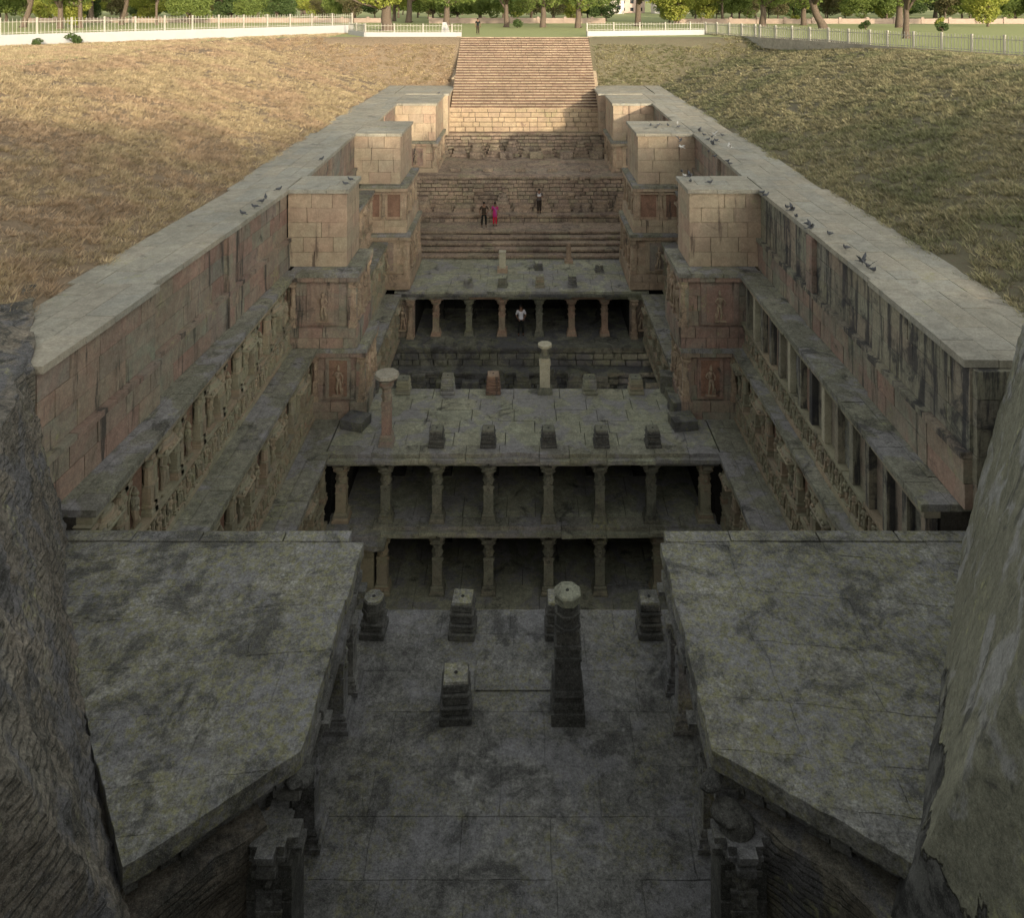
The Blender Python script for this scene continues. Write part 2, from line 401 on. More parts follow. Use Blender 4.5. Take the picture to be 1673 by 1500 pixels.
def soil(name, a, b, c, right=None):
    m = NT(name); p = m.pos()
    col = m.mix(m.noise(p, 0.7, 7, 0.7), a, b)
    if right:      # the bank on the far side is greener ground
        sx = m.new('ShaderNodeSeparateXYZ'); m.link(p, sx.inputs[0])
        col = m.mix(m.step(sx.outputs[0], -2.0, 2.0), col, right)
    col = m.mix(m.step(m.noise(p, 6, 6, 0.7), 0.5, 0.65), col, c)
    m.link(col, m.b.inputs['Base Color']); m.b.inputs['Roughness'].default_value = 0.95
    m.link(m.bump(m.noise(p, 8, 6, 0.7), 0.7, 0.1), m.b.inputs['Normal'])
    return m.m
M['soilL'] = soil('dry soil', (0.29,0.225,0.15), (0.24,0.18,0.12), (0.17,0.135,0.09), (0.17,0.155,0.10))
M['lawn'] = soil('lawn', (0.33,0.37,0.15), (0.40,0.40,0.19), (0.27,0.32,0.12))

# ------------------------------------------------------------------ unit meshes shared by the stones
def unit_block(i, mat, c=0.03, jit=0.035):
    """stone about 1 x 1 x 1 centred at the origin, chamfered and a little uneven"""
    b = MB(); b.cbox(-.5, .5, -.5, .5, -.5, .5, c)
    rr = random.Random(100+i)
    corner = {}
    vs = []
    for v in b.v:
        k = tuple(1 if q > 0 else 0 for q in v)
        if k not in corner: corner[k] = [rr.uniform(-jit, jit) for _ in range(3)]
        vs.append(tuple(v[q]*(1-jit)+corner[k][q]*0.5 for q in range(3)))
    b.v = vs
    return b.mesh('stone', mat)
UB = {}
def ub(mat, kind='stone'):
    k = (mat, kind)
    if k not in UB:
        UB[k] = [unit_block(i, M[mat], 0.012 if kind == 'stone' else 0.007, 0.014 if kind == 'stone' else 0.008) for i in range(5)]
    return random.choice(UB[k])

class Fr:
    """wall frame: s runs along the wall, n stands out of it, z up; n = s x z"""
    def __init__(f, x, y, ang):
        f.o = Vector((x, y, 0)); f.a = ang
        f.s = Vector((math.cos(ang), math.sin(ang), 0)); f.n = Vector((math.sin(ang), -math.cos(ang), 0))
    def pt(f, s, n, z): return f.o + f.s*s + f.n*n + Vector((0, 0, z))

def fr_between(p, q):
    d = Vector((q[0]-p[0], q[1]-p[1], 0))
    return Fr(p[0], p[1], math.atan2(d.y, d.x)), d.length

def piece(name, mat, parent, fr, s0, s1, n0, n1, z0, z1, kind='stone', rz=0.0):
    me = ub(mat, kind)
    c = fr.pt((s0+s1)/2, (n0+n1)/2, (z0+z1)/2)
    flip = random.choice((0, math.pi))
    return inst(name, me, parent, c, fr.a+rz+flip, (abs(s1-s0), abs(n1-n0), abs(z1-z0)))

def body(name, mat, parent, fr, s0, s1, n0, n1, z0, z1, loc=None):
    b = MB()
    cs = [fr.pt(s, n, z) for z in (z0, z1) for s, n in ((s0, n0), (s0, n1), (s1, n1), (s1, n0))]
    b.add(cs, [(0,1,2,3)[::-1], (4,5,6,7), (0,1,5,4), (1,2,6,5), (2,3,7,6), (3,0,4,7)])
    me = b
    o = b.obj(name, M[mat], parent)
    fixn(o.data)
    return o

import bmesh
def fixn(me):
    bm = bmesh.new(); bm.from_mesh(me); bmesh.ops.recalc_face_normals(bm, faces=bm.faces); bm.to_mesh(me); bm.free()

def courses(parent, mat, fr, s0, s1, z0, z1, ch, bw, depth=0.25, proud=0.012, name='stone', n0=0.0, gap=0.007, jut=0.0, batter=0.0, wv=0.35, skip=0.0):
    n = max(1, round((z1-z0)/ch)); ch = (z1-z0)/n
    for r in range(n):
        a = s0
        zb = z0+r*ch; zt = zb+ch
        first = True
        while a < s1-0.02:
            wd = bw*random.uniform(1-wv, 1+wv)
            if first and r % 2: wd *= 0.55
            first = False
            b = min(a+wd, s1)
            if s1-b < bw*0.3: b = s1
            out = n0+random.uniform(-proud, proud)+(random.random() < 0.25)*random.random()*jut - batter*(n-1-r)*0 + batter*(n-1-r)
            if random.random() >= skip:
                piece(name, mat, parent, fr, a+gap/2, b-gap/2, out-depth, out, zb+gap/2, zt-gap/2)
            a = b

def slabs(parent, mat, fr, s0, s1, n0, n1, ztop, th, sl, nw, name='paving_slab', rise=0.006, gap=0.007, sv=0.3):
    """paving of slabs: rows across n, lengths along s"""
    k = max(1, round((n1-n0)/nw)); dn = (n1-n0)/k
    for r in range(k):
        a = s0; first = True
        while a < s1-0.02:
            wd = sl*random.uniform(1-sv, 1+sv)
            if first and r % 2: wd *= 0.5
            first = False
            b = min(a+wd, s1)
            if s1-b < sl*0.3: b = s1
            dz = random.uniform(-rise, rise)
            piece(name, mat, parent, fr, a+gap/2, b-gap/2, n0+r*dn+gap/2, n0+(r+1)*dn-gap/2, ztop-th+dz, ztop+dz, 'slab')
            a = b

# carved panels and figures
def panel_mesh(seed, mat, nx=22, nz=22, d=1.0, freq=5.0):
    b = MB(); vs = []
    for j in range(nz+1):
        for i in range(nx+1):
            u = i/nx-0.5; v = j/nz-0.5
            q = Vector((u*freq+seed*7.3, v*freq, seed*3.1))
            h = noise.noise(q*1.0)*0.5 + abs(noise.noise(q*2.1))*0.6 - 0.25
            c = noise.voronoi(q*1.2)[0][0]
            h += (0.5-c)*0.5
            e = min(1, 8*min(u+0.5, 0.5-u, v+0.5, 0.5-v)+0.2)
            vs.append((u, -h*e*d*0.5, v))
    fs = [(j*(nx+1)+i, j*(nx+1)+i+1, (j+1)*(nx+1)+i+1, (j+1)*(nx+1)+i) for j in range(nz) for i in range(nx)]
    b.add(vs, fs)
    return b.mesh('carved_panel', M[mat])

def figure_mesh(seed, mat):
    """standing relief figure about 1 high, 0.42 wide, facing -y, back in the wall"""
    rr = random.Random(seed); b = MB(); s = rr.choice((-1, 1)); hip = s*0.03
    b.ell((s*0.02, -0.02, 0.90), (0.06, 0.07, 0.075), 8, 6)
    b.stack([(0.95, 1.04, 0.045, 0.018, 8)], s*0.02, -0.02)
    b.tube([(s*0.02, 0, 0.84), (0, -0.01, 0.78), (-hip*0.5, -0.01, 0.68), (0, -0.01, 0.58), (hip, -0.01, 0.50)], [0.03, 0.085, 0.085, 0.06, 0.085], 8)
    b.tube([(hip+0.04, -0.01, 0.50), (hip+0.07, -0.04, 0.28), (hip+0.05, -0.01, 0.06)], [0.055, 0.042, 0.028], 6)
    b.tube([(hip-0.04, -0.01, 0.50), (hip-0.06, -0.02, 0.28), (hip-0.09, -0.01, 0.06)], [0.055, 0.042, 0.028], 6)
    up = rr.random() < 0.5
    b.tube([(0.08, -0.01, 0.79), (0.16, -0.04, 0.68), (0.15, -0.07, 0.86) if up else (0.14, -0.07, 0.55)], [0.03, 0.024, 0.02], 6)
    b.tube([(-0.08, -0.01, 0.79), (-0.17, -0.03, 0.66), (-0.10, -0.08, 0.60) if not up else (-0.16, -0.03, 0.45)], [0.03, 0.024, 0.02], 6)
    b.box(-0.2, 0.2, -0.08, 0.05, 0.0, 0.05)
    b.ell((0.15*s, -0.02, 0.17), (0.05, 0.05, 0.11), 6, 5)
    b.tube([(-0.19, 0.02, 0.05), (-0.20, 0.02, 0.8), (-0.12, 0.02, 1.0), (0, 0.02, 1.08), (0.12, 0.02, 1.0), (0.20, 0.02, 0.8), (0.19, 0.02, 0.05)], [0.02]*7, 5)
    return b.mesh('carved_figure', M[mat])

def canopy_mesh(mat):
    """stepped, scalloped canopy over a niche, 1 wide"""
    b = MB()
    b.cbox(-0.5, 0.5, -0.5, 0.5, 0, 0.14, 0.03)
    b.stack([(0.14, 0.3, 0.42, 0.36, 10), (0.3, 0.38, 0.40, 0.36, 10), (0.38, 0.55, 0.30, 0.24, 10), (0.55, 0.62, 0.27, 0.24, 10), (0.62, 0.85, 0.18, 0.08, 8)])
    for i in range(5):
        b.ell((-0.4+0.2*i, -0.38, 0.2), (0.08, 0.12, 0.10), 6, 5)
    return b.mesh('canopy', M[mat])
PAN = {m_: [panel_mesh(i, m_) for i in range(6)] for m_ in ('carved', 'carved_pink')}
FIG = {m_: [figure_mesh(i, m_) for i in range(6)] for m_ in ('carved', 'carved_pink')}
CAN = {m_: canopy_mesh(m_) for m_ in ('carved', 'carved_pink')}

def carved_panel(parent, fr, s0, s1, z0, z1, n, relief=0.16, mat='carved'):
    c = fr.pt((s0+s1)/2, n, (z0+z1)/2)
    return inst('carved_panel', random.choice(PAN[mat]), parent, c, fr.a, (s1-s0, relief*2, z1-z0))
def carved_figure(parent, fr, s, z, h, n, mat='carved'):
    return inst('carved_figure', random.choice(FIG[mat]), parent, fr.pt(s, n, z), fr.a, (h*0.95*random.choice((-1, 1)), h*1.1, h))

POST = {}
def post_mesh(mat):
    if mat not in POST:
        b = MB()
        b.stack([(0, .06, .5, .5, 4), (.06, .12, .42, .38, 4), (.12, .16, .46, .46, 4), (.16, .42, .33, .33, 4), (.42, .46, .42, .42, 8), (.46, .70, .33, .30, 8),
                 (.70, .74, .38, .38, 12), (.74, .84, .30, .30, 12), (.84, .88, .42, .46, 8), (.88, .93, .5, .5, 4), (.93, 1.0, .42, .55, 4)])
        POST[mat] = b.mesh('pilaster', M[mat])
    return POST[mat]

def carved_wall(label, side, x_face, d0, d1, h0, h1, x_back, style, mat='carved', ledge_mat='ledge', bay=1.45, slabw=0.55, xf1=None, group='carved side walls of the stepwell'):
    """one storey of a side wall: ledge paving on top, carved face below. side -1 left, +1 right"""
    if xf1 is None: xf1 = x_face
    if side < 0: fr, L = fr_between((-x_face, d0), (-xf1, d1))
    else: fr, L = fr_between((xf1, d1), (x_face, d0))
    z1 = zz(h0); z0 = zz(h1)
    t = thing('carved_wall', (side*x_face, d0, z0), label, 'wall', group)
    dep = x_back-min(x_face, xf1)
    body('wall_core', 'core', t, fr, 0, L, -dep-0.6, -0.32, z0-0.3, z1-0.16)
    slabs(t, ledge_mat, fr, 0, L, -dep-0.15, 0.10, z1, 0.15, 1.3, slabw, 'ledge_slab', 0.012)
    H = z1-0.16-z0
    nb = max(1, round(L/bay)); bw = L/nb
    # eave moulding under the slabs
    courses(t, mat, fr, 0, L, z1-0.30, z1-0.152, 0.15, 1.1, 0.35, 0.02, 'cornice_stone', n0=0.03)
    fz = z0+H*0.36
    if style == 'plain':
        courses(t, mat, fr, 0, L, fz-0.10, fz, 0.12, 1.3, 0.4, 0.01, 'sill_stone', n0=0.02)
        for i in range(nb+1):
            s = min(max(i*bw, 0.12), L-0.12)
            piece('post', 'pillar_pale' if i in (2, 6, 9) else 'wallr', t, fr, s-0.11, s+0.11, -0.22, -0.01, fz, z1-0.30, 'slab')
        for i in range(nb):
            piece('niche_back', 'wall' if (i % 4) != 2 else 'ledge', t, fr, i*bw+0.10, (i+1)*bw-0.10, -0.30, -0.20, fz, z1-0.3, 'slab')
    else:
        courses(t, mat, fr, 0, L, fz-0.11, fz, 0.12, 1.2, 0.42, 0.03, 'sill_stone', n0=-0.01)
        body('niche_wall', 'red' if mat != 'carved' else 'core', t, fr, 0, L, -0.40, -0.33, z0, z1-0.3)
        for i in range(nb):
            s = (i+0.5)*bw
            kind = (0, 1, 3, 1)[(i*7+int(d0)) % 4]
            for q in (i*bw+0.09, (i+1)*bw-0.09):
                inst('pilaster', post_mesh(mat), t, fr.pt(q, -0.16, fz), fr.a, (0.32, 0.34, z1-0.3-fz))
            if kind != 2:
                fm = 'carved_pink' if (kind == 3 and d0 < 31) else mat
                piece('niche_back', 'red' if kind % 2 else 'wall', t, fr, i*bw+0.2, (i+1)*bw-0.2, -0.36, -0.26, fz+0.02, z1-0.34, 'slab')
                o = carved_figure(t, fr, s, fz+0.02, (z1-0.3-fz)*(0.72 if kind != 1 else 0.6), -0.20, mat); o.scale.y *= 1.4
                if kind != 1: inst('canopy', CAN[mat], t, fr.pt(s, -0.08, z1-0.3-(z1-0.3-fz)*0.28), fr.a, (bw*0.66, 0.44, 0.5))
            else:
                carved_panel(t, fr, i*bw+0.18, (i+1)*bw-0.18, fz, z1-0.32, -0.2, 0.2, mat)
    # figured frieze below
    a = 0.0
    while a < L-0.05:
        b = min(a+random.uniform(0.7, 1.1), L)
        if L-b < 0.3: b = L
        carved_panel(t, fr, a, b, z0, fz-0.10, -0.20, 0.06, mat)
        a = b
    courses(t, mat, fr, 0, L, z0, z0+0.13, 0.13, 1.2, 0.35, 0.01, 'base_stone', n0=0.02)
    k = int(L/0.56)
    for i in range(k):
        o = carved_figure(t, fr, (i+0.5)*L/k, z0+0.13, (fz-0.11-z0-0.13)*0.93, -0.10, mat); o.scale.x *= 1.25; o.scale.y *= 1.5
        inst('small_pilaster', post_mesh(mat), t, fr.pt(i*L/k, -0.12, z0+0.13), fr.a, (0.13, 0.22, fz-0.11-z0-0.13))
    return t

# ------------------------------------------------------------------ levels (metres below the eye)
HP = 7.33; H1 = 10.4; H2 = 13.2; H3 = 15.9; H4 = 18.45; H5 = 21.0; HR = 10.7; H0 = 13.3

# ------------------------------------------------------------------ terrain
def ground_h(X, D):
    dx = np.maximum(np.abs(X)-11.55, 0.0); dy = np.maximum(D-68.6, 0.0)
    tx = np.clip(dx/15.0, 0, 1); ty = np.clip(dy/5.4, 0, 1)
    t = np.clip(np.sqrt(tx**2+ty**2), 0, 1)
    # far beyond the bank: flat lawn
    t = 1-(1-t)**1.25
    near = np.clip((8-D)/6.0, 0, 1)
    t = np.maximum(t, near*0.9)
    h = (HP+0.1)*(1-t)+EYE*t
    return h
def terr_z(X, D):
    X = np.asarray(X, float); D = np.asarray(D, float)
    z = EYE-ground_h(X, D)
    bump = 0.03*np.sin(X*0.9+D*0.35)*np.sin(D*0.7-X*0.2)+0.03*np.sin(X*2.3+1.0)*np.sin(D*1.9)
    onb = np.clip((-z)/1.0, 0, 1)
    return z+bump*onb

def terrain():
    xs = np.concatenate([np.array([-2500,-900,-400,-220]), np.arange(-150, -45, 5.0), np.arange(-45, -11.7, 0.6), [-11.5, -5.95], np.arange(-5, 5.1, 2.5), [5.95, 11.5], np.arange(12.1, 45, 0.6), np.arange(45, 151, 5.0), np.array([220,400,900,2500])])
    ds = np.concatenate([np.array([-1500,-400,-150,-80,-40,-20,-10,-5]), np.arange(-2, 68, 0.7), [68.5], np.arange(69, 73.9, 0.55), [74.15], np.arange(75, 130, 2.5), np.arange(135, 300, 15), np.array([400, 700, 1200, 3500])])
    XX, DD = np.meshgrid(xs, ds)
    Z = terr_z(XX, DD)
    hole_y = 68.5
    vs = np.stack([XX.ravel(), DD.ravel(), Z.ravel()], 1)
    n = len(xs)
    quads = []; lawn = []
    for j in range(len(ds)-1):
        yc = (ds[j]+ds[j+1])/2
        for i in range(len(xs)-1):
            xc = (xs[i]+xs[i+1])/2
            if abs(xc) < 11.5 and -2.0 < yc < hole_y: continue
            if abs(xc) < 5.95 and yc < 74.15 and yc > 0: continue
            q = (j*n+i, j*n+i+1, (j+1)*n+i+1, (j+1)*n+i)
            (lawn if (Z.ravel()[list(q)].min() > -0.04) else quads).append(q)
    def mk(name, fs, mat):
        me = bpy.data.meshes.new(name); me.from_pydata(vs.tolist(), [], fs); me.materials.append(mat)
        bm = bmesh.new(); bm.from_mesh(me); bmesh.ops.delete(bm, geom=[v for v in bm.verts if not v.link_faces], context='VERTS'); bm.to_mesh(me); bm.free()
        me.polygons.foreach_set('use_smooth', [True]*len(me.polygons))
        o = bpy.data.objects.new(name, me); C.objects.link(o); o['kind'] = 'structure'; return o
    mk('grass_bank', quads, M['soilL']); mk('lawn', lawn, M['lawn'])
terrain()

# ------------------------------------------------------------------ retaining walls (top storey) and coping
def retaining(side, p, q, label, mat):
    """p near end, q far end (x magnitude, d)"""
    if side < 0: fr, L = fr_between((-p[0], p[1]), (-q[0], q[1]))
    else: fr, L = fr_between((q[0], q[1]), (p[0], p[1]))
    t = thing('retaining_wall', (side*p[0], p[1], zz(H1)), label, 'wall', 'upper retaining walls of the stepwell')
    body('wall_core', 'core', t, fr, 0.0, L, -(11.5-max(p[0], q[0])), -0.2, zz(H1)-0.3, zz(HP)-0.17)
    courses(t, mat, fr, 0, L, zz(9.22), zz(HP)-0.165, 0.58, 1.5, 0.25, 0.006, gap=0.004)
    courses(t, mat if side < 0 else 'wall', fr, 0, L, zz(H1), zz(9.36), 0.52, 1.2, 0.25, 0.012, n0=0.12)
    courses(t, mat, fr, 0, L, zz(9.358), zz(9.222), 0.14, 1.5, 0.3, 0.005, 'band_stone', n0=0.19)
    wid = 11.85-max(p[0], q[0])
    slabs(t, 'pave', fr, 0, L, -wid, 0.12, zz(HP), 0.16, 1.5, 0.72, 'coping_slab', 0.008)
    return t, fr, L
def pilaster_strip(t, fr, s, wd, mat, n=0.16):
    courses(t, mat, fr, s-wd/2, s+wd/2, zz(H1), zz(HP)-0.17, 0.58, wd, 0.3, 0.004, 'pilaster_stone', n0=n, wv=0)

tl, fl, Ll = retaining(-1, (9.74, 15.9), (9.5, 20.5), 'nearest length of the left retaining wall with pale coping, reddish lower courses', 'wall')
# near end of this wall
tl2, fl2, Ll2 = retaining(-1, (9.7, 20.5), (9.22, 30.9), 'left upper retaining wall of pink and grey blocks between the wall end and the first square pier', 'wall')
pilaster_strip(tl2, fl2, 4.9, 0.5, 'wall')
tr, frr, Lr = retaining(1, (9.07, 16.2), (9.12, 20.9), 'nearest length of the right retaining wall, black streaks running down from the coping', 'wallr')
tr2, fr2, Lr2 = retaining(1, (9.22, 20.9), (9.17, 30.9), 'right upper retaining wall with dark rain streaks between its near corner and the first square pier', 'wallr')
pilaster_strip(tr2, fr2, Lr2-4.4, 0.5, 'wall')
# end faces
fe = Fr(9.0, 16.06, 0)
courses(tr, 'wallr', fe, 0.12, 2.5, zz(H1), zz(HP)-0.17, 0.58, 0.9, 0.25, 0.01)
fe = Fr(-12.2, 15.76, 0)
courses(tl, 'wall', fe, 0.0, 2.35, zz(H1), zz(HP)-0.17, 0.58, 0.9, 0.25, 0.01)
# recessed lengths between the piers
for side in (-1, 1):
    nm = 'left' if side < 0 else 'right'
    for (a, b, xa, xb, what) in ((33.0, 44.0, 9.2, 9.4, 'first and second'), (48.0, 56.8, 9.1, 9.2, 'second and third')):
        t, fr, L = retaining(side, (xa, a), (xb, b), 'recessed %s retaining wall between the %s square piers from the camera' % (nm, what), 'wall')
        pilaster_strip(t, fr, L*(0.45 if side < 0 else 0.55), 0.6, 'wall')

# ------------------------------------------------------------------ carved side walls below
carved_wall('top carved wall on the left, curling canopies and reddish niches above a figured frieze', -1, 8.82, 16.2, 30.6, H1, H2, 9.75, 'niche')
carved_wall('second carved wall down on the left with standing figures between small pillars', -1, 7.95, 16.2, 30.6, H2, H3, 8.95, 'niche')
carved_wall('lowest carved wall in view on the left, dark and worn, beside the two-storey pavilion', -1, 6.95, 16.2, 28.0, H3, H4, 8.05, 'niche')
carved_wall('fourth storey carved wall on the left deep below the dark ledge', -1, 6.2, 16.2, 28.0, H4, H5, 7.1, 'niche')
carved_wall('top carved wall on the right with plain square posts before reddish niches', 1, 8.27, 16.4, 30.6, H1, H2, 9.25, 'plain', bay=0.95)
carved_wall('second carved wall down on the right with broken figures and a gap-toothed eave', 1, 7.95, 16.4, 30.6, H2, H3, 8.35, 'niche')
carved_wall('lowest carved wall in view on the right, black and crumbling, beside the two-storey pavilion', 1, 6.9, 16.4, 28.0, H3, H4, 8.05, 'niche')
carved_wall('fourth storey carved wall on the right deep below the dark ledge', 1, 6.0, 16.4, 28.0, H4, H5, 7.0, 'niche')
for side in (-1, 1):
    nm = 'left' if side < 0 else 'right'
    carved_wall('carved wall on the %s between first and second piers, uppermost storey' % nm, side, 8.3, 32.8, 43.8, H1, H2, 9.4, 'niche', 'carved_pink')
    carved_wall('carved wall on the %s between first and second piers, middle storey' % nm, side, 7.55, 32.4, 43.5, H2, H3, 8.5, 'niche')
    carved_wall('carved wall on the %s above the black steps behind the two-storey pavilion' % nm, side, 6.75 if side < 0 else 6.4, 32.7, 43.0, H3, H4, 7.7, 'niche')

# ------------------------------------------------------------------ square piers
def pier(side, label, D, secs):
    """secs: (x_in, x_out, depth, h0, h1, style, mat)"""
    t = thing('stone_pier', (side*(secs[0][0]+secs[0][1])/2, D, zz(secs[-1][4])), label, 'pier', 'square stone piers along the well sides')
    for (xi, xo, dfr, dbk, h0, h1, style, mat) in secs:
        if side < 0: ff = Fr(-xo, dfr, 0); fs = Fr(-xi, dfr, math.pi/2)
        else: ff = Fr(xi, dfr, 0); fs = Fr(xi, dbk, -math.pi/2)
        W = xo-xi; L = dbk-dfr; z0 = zz(h1); z1 = zz(h0)
        body('pier_core', 'core', t, ff, 0.2, W-0.2, -L-0.0, -0.2, z0, z1-0.16)
        slabs(t, 'pave' if h0 == HP else 'ledge', ff, (-0.1 if side > 0 else 0.0), W+(0.1 if side < 0 else 0.0), -L, 0.12, z1, 0.16, 1.2, 0.7, 'coping_slab', 0.006)
        if style == 'plain':
            courses(t, mat, ff, 0, W, z0+0.0, z1-0.165, 0.62, 1.15, 0.22, 0.005, gap=0.004)
            courses(t, mat, fs, 0.0 if side > 0 else 0.0, L, z0, z1-0.165, 0.62, 1.2, 0.22, 0.005, n0=0.004, gap=0.004)
        else:
            mm = 'carved_pink' if h0 < 15 else 'carved'
            # cornice, moulded base, corner pilasters, sunk panel(s) with a carved figure
            courses(t, mat, ff, -0.06, W+0.06, z1-0.34, z1-0.165, 0.17, 0.8, 0.3, 0.006, 'cornice_stone', n0=0.07)
            courses(t, mat, fs, -0.06, L, z1-0.34, z1-0.165, 0.17, 0.8, 0.3, 0.006, 'cornice_stone', n0=0.075)
            zb = z0+(z1-z0)*0.27
            courses(t, mat, ff, 0, W, z0, zb, 0.34, 1.0, 0.3, 0.01, 'base_stone', n0=0.05)
            courses(t, mat, fs, 0, L, z0, zb, 0.34, 1.0, 0.3, 0.01, 'base_stone', n0=0.055)
            courses(t, mat, ff, 0, W, zb, z1-0.34, 0.5, 1.0, 0.2, 0.006, 'stone', n0=-0.12)
            courses(t, mat, fs, 0, L, zb, z1-0.34, 0.5, 1.0, 0.2, 0.006, 'stone', n0=-0.12)
            ph = z1-0.34-zb
            for q in (0.14, W-0.14) + ((W/2,) if style == 'double' else ()):
                inst('pilaster', post_mesh(mm), t, ff.pt(q, -0.1, zb), 0, (0.26, 0.30, ph))
            for q in (0.16, L/2, L-0.16):
                inst('pilaster', post_mesh(mm), t, fs.pt(q, -0.1, zb), fs.a, (0.24, 0.28, ph))
            for q in (L*0.28, L*0.72):
                carved_figure(t, fs, q, zb+0.05, ph*0.75, -0.1, mm)
            if style == 'double':
                for c in (W*0.27, W*0.73):
                    piece('niche_back', 'red', t, ff, c-W*0.14, c+W*0.14, -0.16, -0.09, zb+0.15, z1-0.5, 'slab')
                    piece('niche_lintel', mat, t, ff, c-W*0.18, c+W*0.18, -0.14, 0.0, z1-0.5, z1-0.42, 'slab')
            else:
                c = W/2
                piece('niche_frame', mat, t, ff, c-W*0.24, c+W*0.24, -0.16, -0.05, zb+ph*0.04, z1-0.36, 'slab')
                piece('niche_back', mm if False else 'red' if style == 'dark' else 'wall', t, ff, c-W*0.17, c+W*0.17, -0.14, -0.035, zb+ph*0.1, z1-0.5, 'slab')
                carved_figure(t, ff, c, zb+ph*0.12, ph*0.66, -0.04, mm)
    return t
for side in (-1, 1):
    nm = 'left' if side < 0 else 'right'
    o = 0.25 if side < 0 else -0.25
    pier(side, 'nearest square pier on the %s side, plain blocks above carved panels with figures' % nm, 30.9, [
        (6.90 if side < 0 else 6.40, 9.2, 30.9, 33.2, HP, H1-0.05, 'plain', 'pier'),
        (6.40 if side < 0 else 5.92, 8.95, 30.2, 33.2, H1-0.05, H2, 'single', 'wall'),
        (6.05+o*0.1, 8.1, 30.2, 32.8, H2, H3+0.1, 'dark', 'wall')])
    pier(side, 'second square pier on the %s side, two sunk door-like panels under its cornice' % nm, 43.9, [
        (6.85 if side < 0 else 6.25, 9.4, 43.9, 48.3, HP, 10.15, 'plain', 'pier'),
        (6.25+o, 9.0, 43.6, 48.3, 10.15, 12.75, 'double', 'pier'),
        (6.05+o, 8.9, 43.4, 48.3, 12.75, 15.8, 'single', 'carved_pink')])
    pier(side, 'third square pier on the %s side, sunlit top near the long stairs' % nm, 56.7, [
        (6.33, 9.3, 56.7, 62.0, HP, 10.0, 'plain', 'pier'),
        (6.2, 9.2, 56.4, 62.0, 10.0, 12.6, 'single', 'pier')])
    pier(side, 'low square pier beside the foot of the sunlit stairs on the %s' % nm, 62.5, [
        (5.95+o*0.3, 10.2, 62.6, 68.5, HP, 10.6, 'plain', 'pier')])
    # small carved stone post at the end of each stair flank
    b = MB(); c = side*5.98
    b.stack([(zz(HP)-0.02, zz(HP)+0.12, 0.22, 0.22, 4), (zz(HP)+0.12, zz(HP)+0.62, 0.15, 0.17, 4), (zz(HP)+0.62, zz(HP)+0.74, 0.23, 0.23, 4), (zz(HP)+0.74, zz(HP)+0.9, 0.16, 0.05, 8)], c, 68.1)
    tag(b.obj('stone_post', M['pier'], None, (c, 68.1, zz(HP))), 'little capped stone post at the foot of the %s stair edge' % nm, 'post')
    # coping over the rest of the wide wall top, outside the piers (walkway)
    t = thing('walkway', (side*10.4, 30, zz(HP)), 'pale stone walkway on top of the %s retaining wall beside the grass bank' % nm, 'walkway')
    fr = Fr(-9.25, 30.9, math.pi/2) if side < 0 else Fr(9.25, 33.0, -math.pi/2)
    slabs(t, 'pave', fr, 0, 2.1, -2.3, -0.0, zz(HP)+0.004, 0.16, 1.2, 0.75, 'coping_slab', 0.004)
    fr = Fr(-9.42, 43.98, math.pi/2) if side < 0 else Fr(9.42, 48.0, -math.pi/2)
    slabs(t, 'pave', fr, 0, 4.02, -2.1, -0.0, zz(HP)+0.004, 0.16, 1.2, 0.75, 'coping_slab', 0.004)
    fr = Fr(-9.32, 56.8, math.pi/2) if side < 0 else Fr(9.32, 62.6, -math.pi/2)
    slabs(t, 'pave', fr, 0, 5.8, -2.3, 0.0, zz(HP)+0.004, 0.16, 1.2, 0.75, 'coping_slab', 0.004)
    fr = Fr(-10.3, 62.6, math.pi/2) if side < 0 else Fr(10.3, 68.55, -math.pi/2)
    slabs(t, 'pave', fr, 0, 5.95, -1.3, 0.0, zz(HP)+0.004, 0.16, 1.2, 0.75, 'coping_slab', 0.004)
    body('walkway_core', 'core', t, Fr(-9.42, 30.9, math.pi/2) if side < 0 else Fr(9.42, 62.6, -math.pi/2), 0, 31.7, -2.05, -0.1, zz(H1), zz(HP)-0.17)

